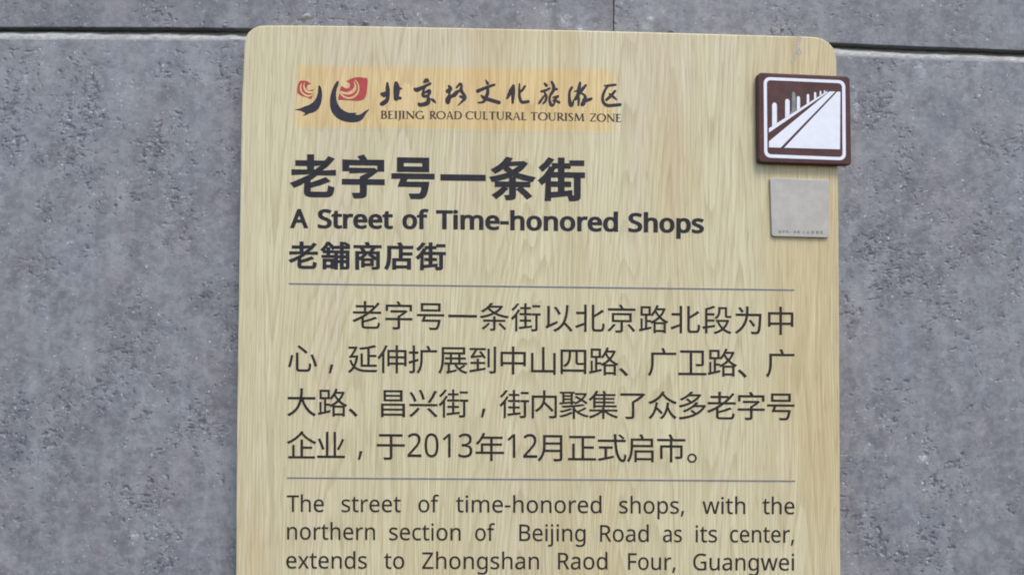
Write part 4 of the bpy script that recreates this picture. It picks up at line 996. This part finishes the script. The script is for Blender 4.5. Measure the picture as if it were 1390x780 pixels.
BRUSH = [
    (510, [[(175, 145, 10), (180, 230, 20), (185, 330, 18), (165, 410, 20), (100, 455, 22), (78, 462, 10)],
           [(88, 305, 12), (125, 320, 26), (152, 290, 14)],
           [(308, 145, 18), (318, 220, 33), (312, 320, 28), (308, 378, 24)], [(335, 222, 20), (396, 230, 5)], [(312, 368, 18), (372, 372, 14)]]),
    (510, [[(735, 130, 12), (768, 104, 22), (795, 115, 10)], [(588, 232, 12), (625, 246, 22), (720, 205, 16), (825, 150, 12)],
           [(745, 210, 10), (725, 250, 10), (715, 320, 17), (732, 350, 12)], [(735, 292, 8), (808, 265, 20), (802, 320, 13), (740, 347, 13)],
           [(788, 340, 12), (796, 420, 22), (760, 456, 22), (670, 475, 18), (655, 455, 13)], [(832, 383, 5), (870, 405, 14), (902, 438, 8)]]),
    (600, [[(105, 190, 12), (130, 230, 18), (90, 265, 22), (72, 262, 8)], [(112, 270, 9), (110, 330, 14), (92, 395, 28), (88, 432, 22)],
           [(100, 372, 20), (150, 342, 15), (220, 280, 14), (300, 248, 11)],
           [(218, 215, 8), (275, 155, 13), (296, 190, 12), (285, 250, 16), (325, 310, 15), (346, 370, 17), (310, 415, 11), (240, 486, 3)],
           [(280, 347, 13), (345, 370, 16)], [(150, 347, 12), (200, 335, 9), (245, 280, 7)]]),
    (600, [[(662, 102, 5), (690, 150, 14)], [(540, 265, 18), (600, 240, 16), (700, 200, 14), (792, 170, 11)],
           [(690, 218, 13), (690, 290, 16), (660, 375, 18), (620, 430, 12), (545, 440, 6)], [(595, 333, 8), (640, 370, 18), (740, 402, 18), (862, 438, 18)]]),
    (600, [[(1080, 180, 12), (1040, 270, 22), (985, 372, 10)], [(1080, 200, 15), (1075, 300, 20), (1068, 442, 11)],
           [(1170, 158, 7), (1168, 270, 11), (1175, 370, 14), (1212, 432, 16), (1306, 422, 14)], [(1252, 192, 11), (1215, 250, 12), (1168, 286, 9)]]),
    (680, [[(660, 148, 9), (686, 180, 16)], [(610, 272, 11), (670, 256, 12), (737, 224, 9)], [(660, 290, 9), (686, 340, 12), (675, 410, 12), (640, 452, 9)],
           [(655, 335, 8), (610, 400, 12), (573, 452, 9)],
           [(768, 128, 12), (796, 190, 16), (790, 260, 16), (745, 330, 12), (735, 400, 12), (757, 472, 16), (792, 472, 11), (818, 425, 8)],
           [(792, 240, 10), (842, 236, 13)], [(790, 362, 8), (862, 343, 12)], [(858, 350, 9), (800, 412, 13)], [(806, 395, 8), (880, 436, 13)]]),
    (750, [[(292, 213, 13), (260, 270, 12), (255, 380, 14), (275, 472, 21), (305, 460, 13), (316, 400, 5)],
           [(416, 143, 13), (400, 230, 18), (385, 320, 18), (343, 388, 14)], [(502, 178, 11), (450, 240, 16), (395, 310, 16), (358, 382, 12)],
           [(333, 270, 5), (400, 250, 11)], [(390, 330, 9), (396, 400, 13), (390, 482, 8)],
           [(440, 300, 9), (485, 330, 12), (490, 380, 18), (460, 460, 22), (433, 466, 10)], [(480, 402, 22), (530, 402, 17), (587, 380, 13)]]),
    (750, [[(788, 186, 7), (870, 180, 12), (952, 170, 11)], [(832, 190, 11), (780, 280, 13), (756, 370, 14), (772, 440, 16), (830, 482, 16), (930, 479, 15), (1022, 470, 15)],
           [(947, 263, 11), (880, 340, 14), (815, 397, 13)], [(860, 308, 7), (910, 345, 13), (967, 392, 7)]]),
]
grp = []
for u0, strokes in BRUSH:
    polys = []
    for s in strokes:
        polys += stroke([(a, c, w * 1.45 + 2.5) for a, c, w in s], 4)
    grp.append(to_board(polys, lambda a, c, u0=u0: (u0 + a / 11.14, 100 + c / 11.14)))
decal('brush_lettering', grp, 'ink_brush', patch, Y_BAND)

# small capitals with little feet: strokes on a unit cap height (x, y, half-width)
T_, t_ = 0.090, 0.046


def foot(x, y, w=0.15):
    return [(x - w, y, 0.022), (x + w, y, 0.022)]


def stem(x):
    return [[(x, 0.01, T_), (x, 0.99, T_)], foot(x, 0.02), foot(x, 0.98)]


def arc(cx, cy, rx, ry, a0, a1, n=16):
    out = []
    for i in range(n + 1):
        a = R(a0 + (a1 - a0) * i / n)
        out.append((cx + rx * math.cos(a), cy + ry * math.sin(a), t_ + (T_ - t_) * abs(math.cos(a)) ** 1.5))
    return out


def bowl(x, y0, y1, w):
    return [(x, y1, t_), (x + w * 0.45, y1, t_), (x + w * 0.85, y1 * .85 + y0 * .15, T_ * .9), (x + w, (y0 + y1) / 2, T_),
            (x + w * 0.85, y0 * .85 + y1 * .15, T_ * .9), (x + w * 0.45, y0, t_), (x, y0, t_)]


CAPS = {
    'B': (0.66, stem(.17) + [bowl(.17, .54, .965, .33), bowl(.17, .035, .54, .39)]),
    'E': (0.62, stem(.17) + [[(.17, .965, t_), (.52, .965, t_)], [(.17, .52, t_), (.45, .52, t_)], [(.17, .035, t_), (.55, .035, t_)],
                            [(.52, .97, .02), (.52, .86, .02)], [(.55, .03, .02), (.56, .16, .02)], [(.45, .58, .02), (.45, .46, .02)]]),
    'I': (0.36, stem(.18)),
    'J': (0.34, [[(.19, .99, T_), (.19, .15, T_), (.16, -.10, .05), (.04, -.22, .03)], foot(.19, .98)]),
    'N': (0.92, [[(.17, .01, t_), (.17, .95, t_)], [(.77, .99, t_), (.77, .02, t_)], [(.13, .97, T_), (.77, .03, T_)], foot(.17, .02), foot(.77, .98)]),
    'G': (0.86, [arc(.45, .5, .37, .47, 48, 318), [(.73, .02, T_), (.73, .40, T_)], foot(.73, .42, .13)]),
    'R': (0.72, stem(.17) + [bowl(.17, .50, .965, .36), [(.32, .50, T_), (.50, .22, T_), (.70, .01, T_)]]),
    'O': (0.96, [arc(.48, .5, .40, .47, 0, 360, 28)]),
    'A': (0.80, [[(.40, 1.0, .03), (.12, .02, t_)], [(.40, 1.0, .05), (.68, .02, T_)], [(.20, .34, t_), (.58, .34, t_)], foot(.12, .02, .11), foot(.68, .02, .13)]),
    'D': (0.86, stem(.17) + [[(.17, .965, t_), (.40, .965, t_), (.66, .83, T_ * .9), (.76, .5, T_), (.66, .17, T_ * .9), (.40, .035, t_), (.17, .035, t_)]]),
    'C': (0.78, [arc(.45, .5, .37, .47, 45, 315), [(.70, .97, .018), (.70, .78, .018)]]),
    'U': (0.84, [[(.16, .99, T_), (.16, .35, T_), (.26, .08, .05), (.43, .03, t_), (.60, .10, t_), (.68, .35, t_), (.68, .99, t_)], foot(.16, .98), foot(.68, .98, .12)]),
    'L': (0.60, stem(.17) + [[(.17, .035, t_), (.54, .035, t_)], [(.54, .03, .02), (.56, .18, .02)]]),
    'T': (0.72, [[(.36, .01, T_), (.36, .97, T_)], foot(.36, .02), [(.05, .965, t_), (.67, .965, t_)], [(.05, .97, .02), (.04, .84, .02)], [(.67, .97, .02), (.68, .84, .02)]]),
    'S': (0.58, [[(.46, .85, .03), (.38, .95, t_), (.24, .95, t_), (.12, .82, T_ * .9), (.18, .63, T_), (.38, .44, T_), (.46, .24, T_ * .9), (.36, .06, t_),
                  (.20, .04, t_), (.09, .17, .03)]]),
    'M': (1.06, [[(.20, .99, t_), (.13, .01, t_)], [(.20, .98, T_), (.52, .06, T_)], [(.52, .06, t_), (.84, .98, t_)], [(.84, .99, T_), (.90, .01, T_)],
                 foot(.13, .02, .11), foot(.90, .02, .13)]),
    'Z': (0.72, [[(.10, .965, t_), (.62, .965, t_)], [(.62, .96, T_ * .8), (.08, .04, T_ * .8)], [(.08, .035, t_), (.64, .035, t_)],
                 [(.10, .97, .02), (.09, .84, .02)], [(.64, .03, .02), (.65, .17, .02)]]),
}
grp = []
base = interp([(516, 161.3), (630, 162.0), (740, 163.6), (843, 165.8)])
for text, u0, u1 in (('BEIJING', 516.7, 575.8), ('ROAD', 583.0, 627.0), ('CULTURAL', 632.3, 714.8), ('TOURISM', 720.4, 793.4), ('ZONE', 800.7, 843.2)):
    tot = sum(CAPS[c][0] for c in text) - 0.06
    k = (u1 - u0) / tot
    x = -0.03
    for c in text:
        wd, strokes = CAPS[c]
        polys = []
        for s in strokes:
            polys += stroke([(a + x, h, w) for a, h, w in s], 3)
        grp.append([ccw([at(u0 + a * k, base(u0 + a * k) - h * 10.8) for a, h in p]) for p in polys])
        x += wd
decal('small_capital_lettering', grp, 'ink_small', patch, Y_BAND)

# ------------------------------------------------------------------ brown pictogram plaque, proud of the board at its right edge
plaque = thing('pictogram_plaque', 'square brown plaque with white road pictogram overhanging the right edge of the sign', 'plaque')
TH = -0.0084
pc = [(1028.6, 98.2), (1153.9, 103.6), (1156.2, 224.2), (1029.8, 220.4)]
pq = ccw([at(u, v, TH) for u, v in rounded(pc, [6, 6, 5, 5], 5)])
slab('plaque_body', pq, TH, -0.0004, 0.0014, 'brown', plaque, steps=4)
YD = TH - 0.0003


def pd(name, polys, mat):
    decal(name, [[ccw([at(u, v, YD) for u, v in p]) for p in polys]], mat, plaque, YD, YD + 0.0006)


outer = rounded([(1036.6, 104.6), (1147.4, 109.4), (1148.2, 217.8), (1037.4, 213.8)], 8.5, 7)
inner = rounded([(1040.9, 108.8), (1143.0, 113.3), (1143.8, 213.4), (1041.7, 209.4)], 5.0, 7)
vv, ff = [], []
fill([[ccw([at(u, v, YD) for u, v in outer]), ccw([at(u, v, YD) for u, v in inner])[::-1]]], YD, YD + 0.0006, vv, ff)
add_mesh('white_border', vv, ff, 'white', plaque)


def pp(a, c):
    return (1015 + a / 5.2, 85 + c / 5.2)


pd('white_road', [[pp(*q) for q in [(632, 206), (654, 206), (651, 612), (258, 601)]]], 'white')
pd('white_verge', [[pp(*q) for q in [(578, 204), (618, 205), (233, 600), (150, 598), (150, 556)]]], 'white')
pd('white_kerb', [[pp(*q) for q in [(556, 204), (566, 210), (150, 494), (150, 464)]]], 'white')
for x0, x1, y0, y1 in ((170, 207, 283, 452), (262, 297, 257, 388), (345, 370, 238, 338), (415, 435, 222, 292), (467, 484, 208, 256),
                       (507, 520, 199, 232), (536, 547, 195, 214), (558, 566, 196, 205)):
    x0, x1 = x0 + (x1 - x0) * 0.04, x1 - (x1 - x0) * 0.04
    r_ = (x1 - x0) * 0.45
    kerb = lambda x: 464 + (x - 150) * (204 - 464) / (556 - 150) - 1.5
    yb0, yb1 = kerb(x0), kerb(x1)
    p = [(x0 + 1, yb0), (x0 + 1, y0 + r_), (x0 + (x1 - x0) * 0.22, y0 + 2), ((x0 + x1) / 2, y0), (x1 - (x1 - x0) * 0.22, y0 + 2), (x1, y0 + r_), (x1 + 0.5, yb1)]
    pd('white_post', [[pp(*q) for q in p]], 'white')
k = lambda x: 464 + (x - 150) * (204 - 464) / (556 - 150) - 1.5
gp = [(301, k(301)), (303, 352), (312, 340), (313, 216), (320, 204), (328, 206), (337, 222), (340, 320), (344, k(344.0))]
o = None
pd('grey_tower', [[pp(*q) for q in gp]], 'fadedgreen')

# ------------------------------------------------------------------ small grey metal plate below the plaque
plate = thing('metal_plate', 'small blank grey metal plate with a faint caption fixed below the brown plaque', 'plate')
TP = -0.0028
qc = [(1045.2, 241.2), (1126.4, 243.8), (1125.2, 322.6), (1047.8, 320.6)]
pq = ccw([at(u, v, TP) for u, v in rounded(qc, 3.5, 4)])
slab('plate_body', pq, TP, -0.0003, 0.0006, 'plate', plate, steps=3)
decal('caption_lettering', cjk_groups(
    [(c, u, 314.2 + (u - 1058) * 0.018) for c, u in spread('老字号一条街', 1058.6, 1084)] +
    [(c, u, 314.2 + (u - 1058) * 0.018) for c, u in spread('文化旅游区', 1091, 1115.6)],
    lambda u: 314, 0.0040, 0.0042, (0.05, 0.05), TP - 0.0002), 'caption', plate, TP - 0.0002, TP + 0.0003)
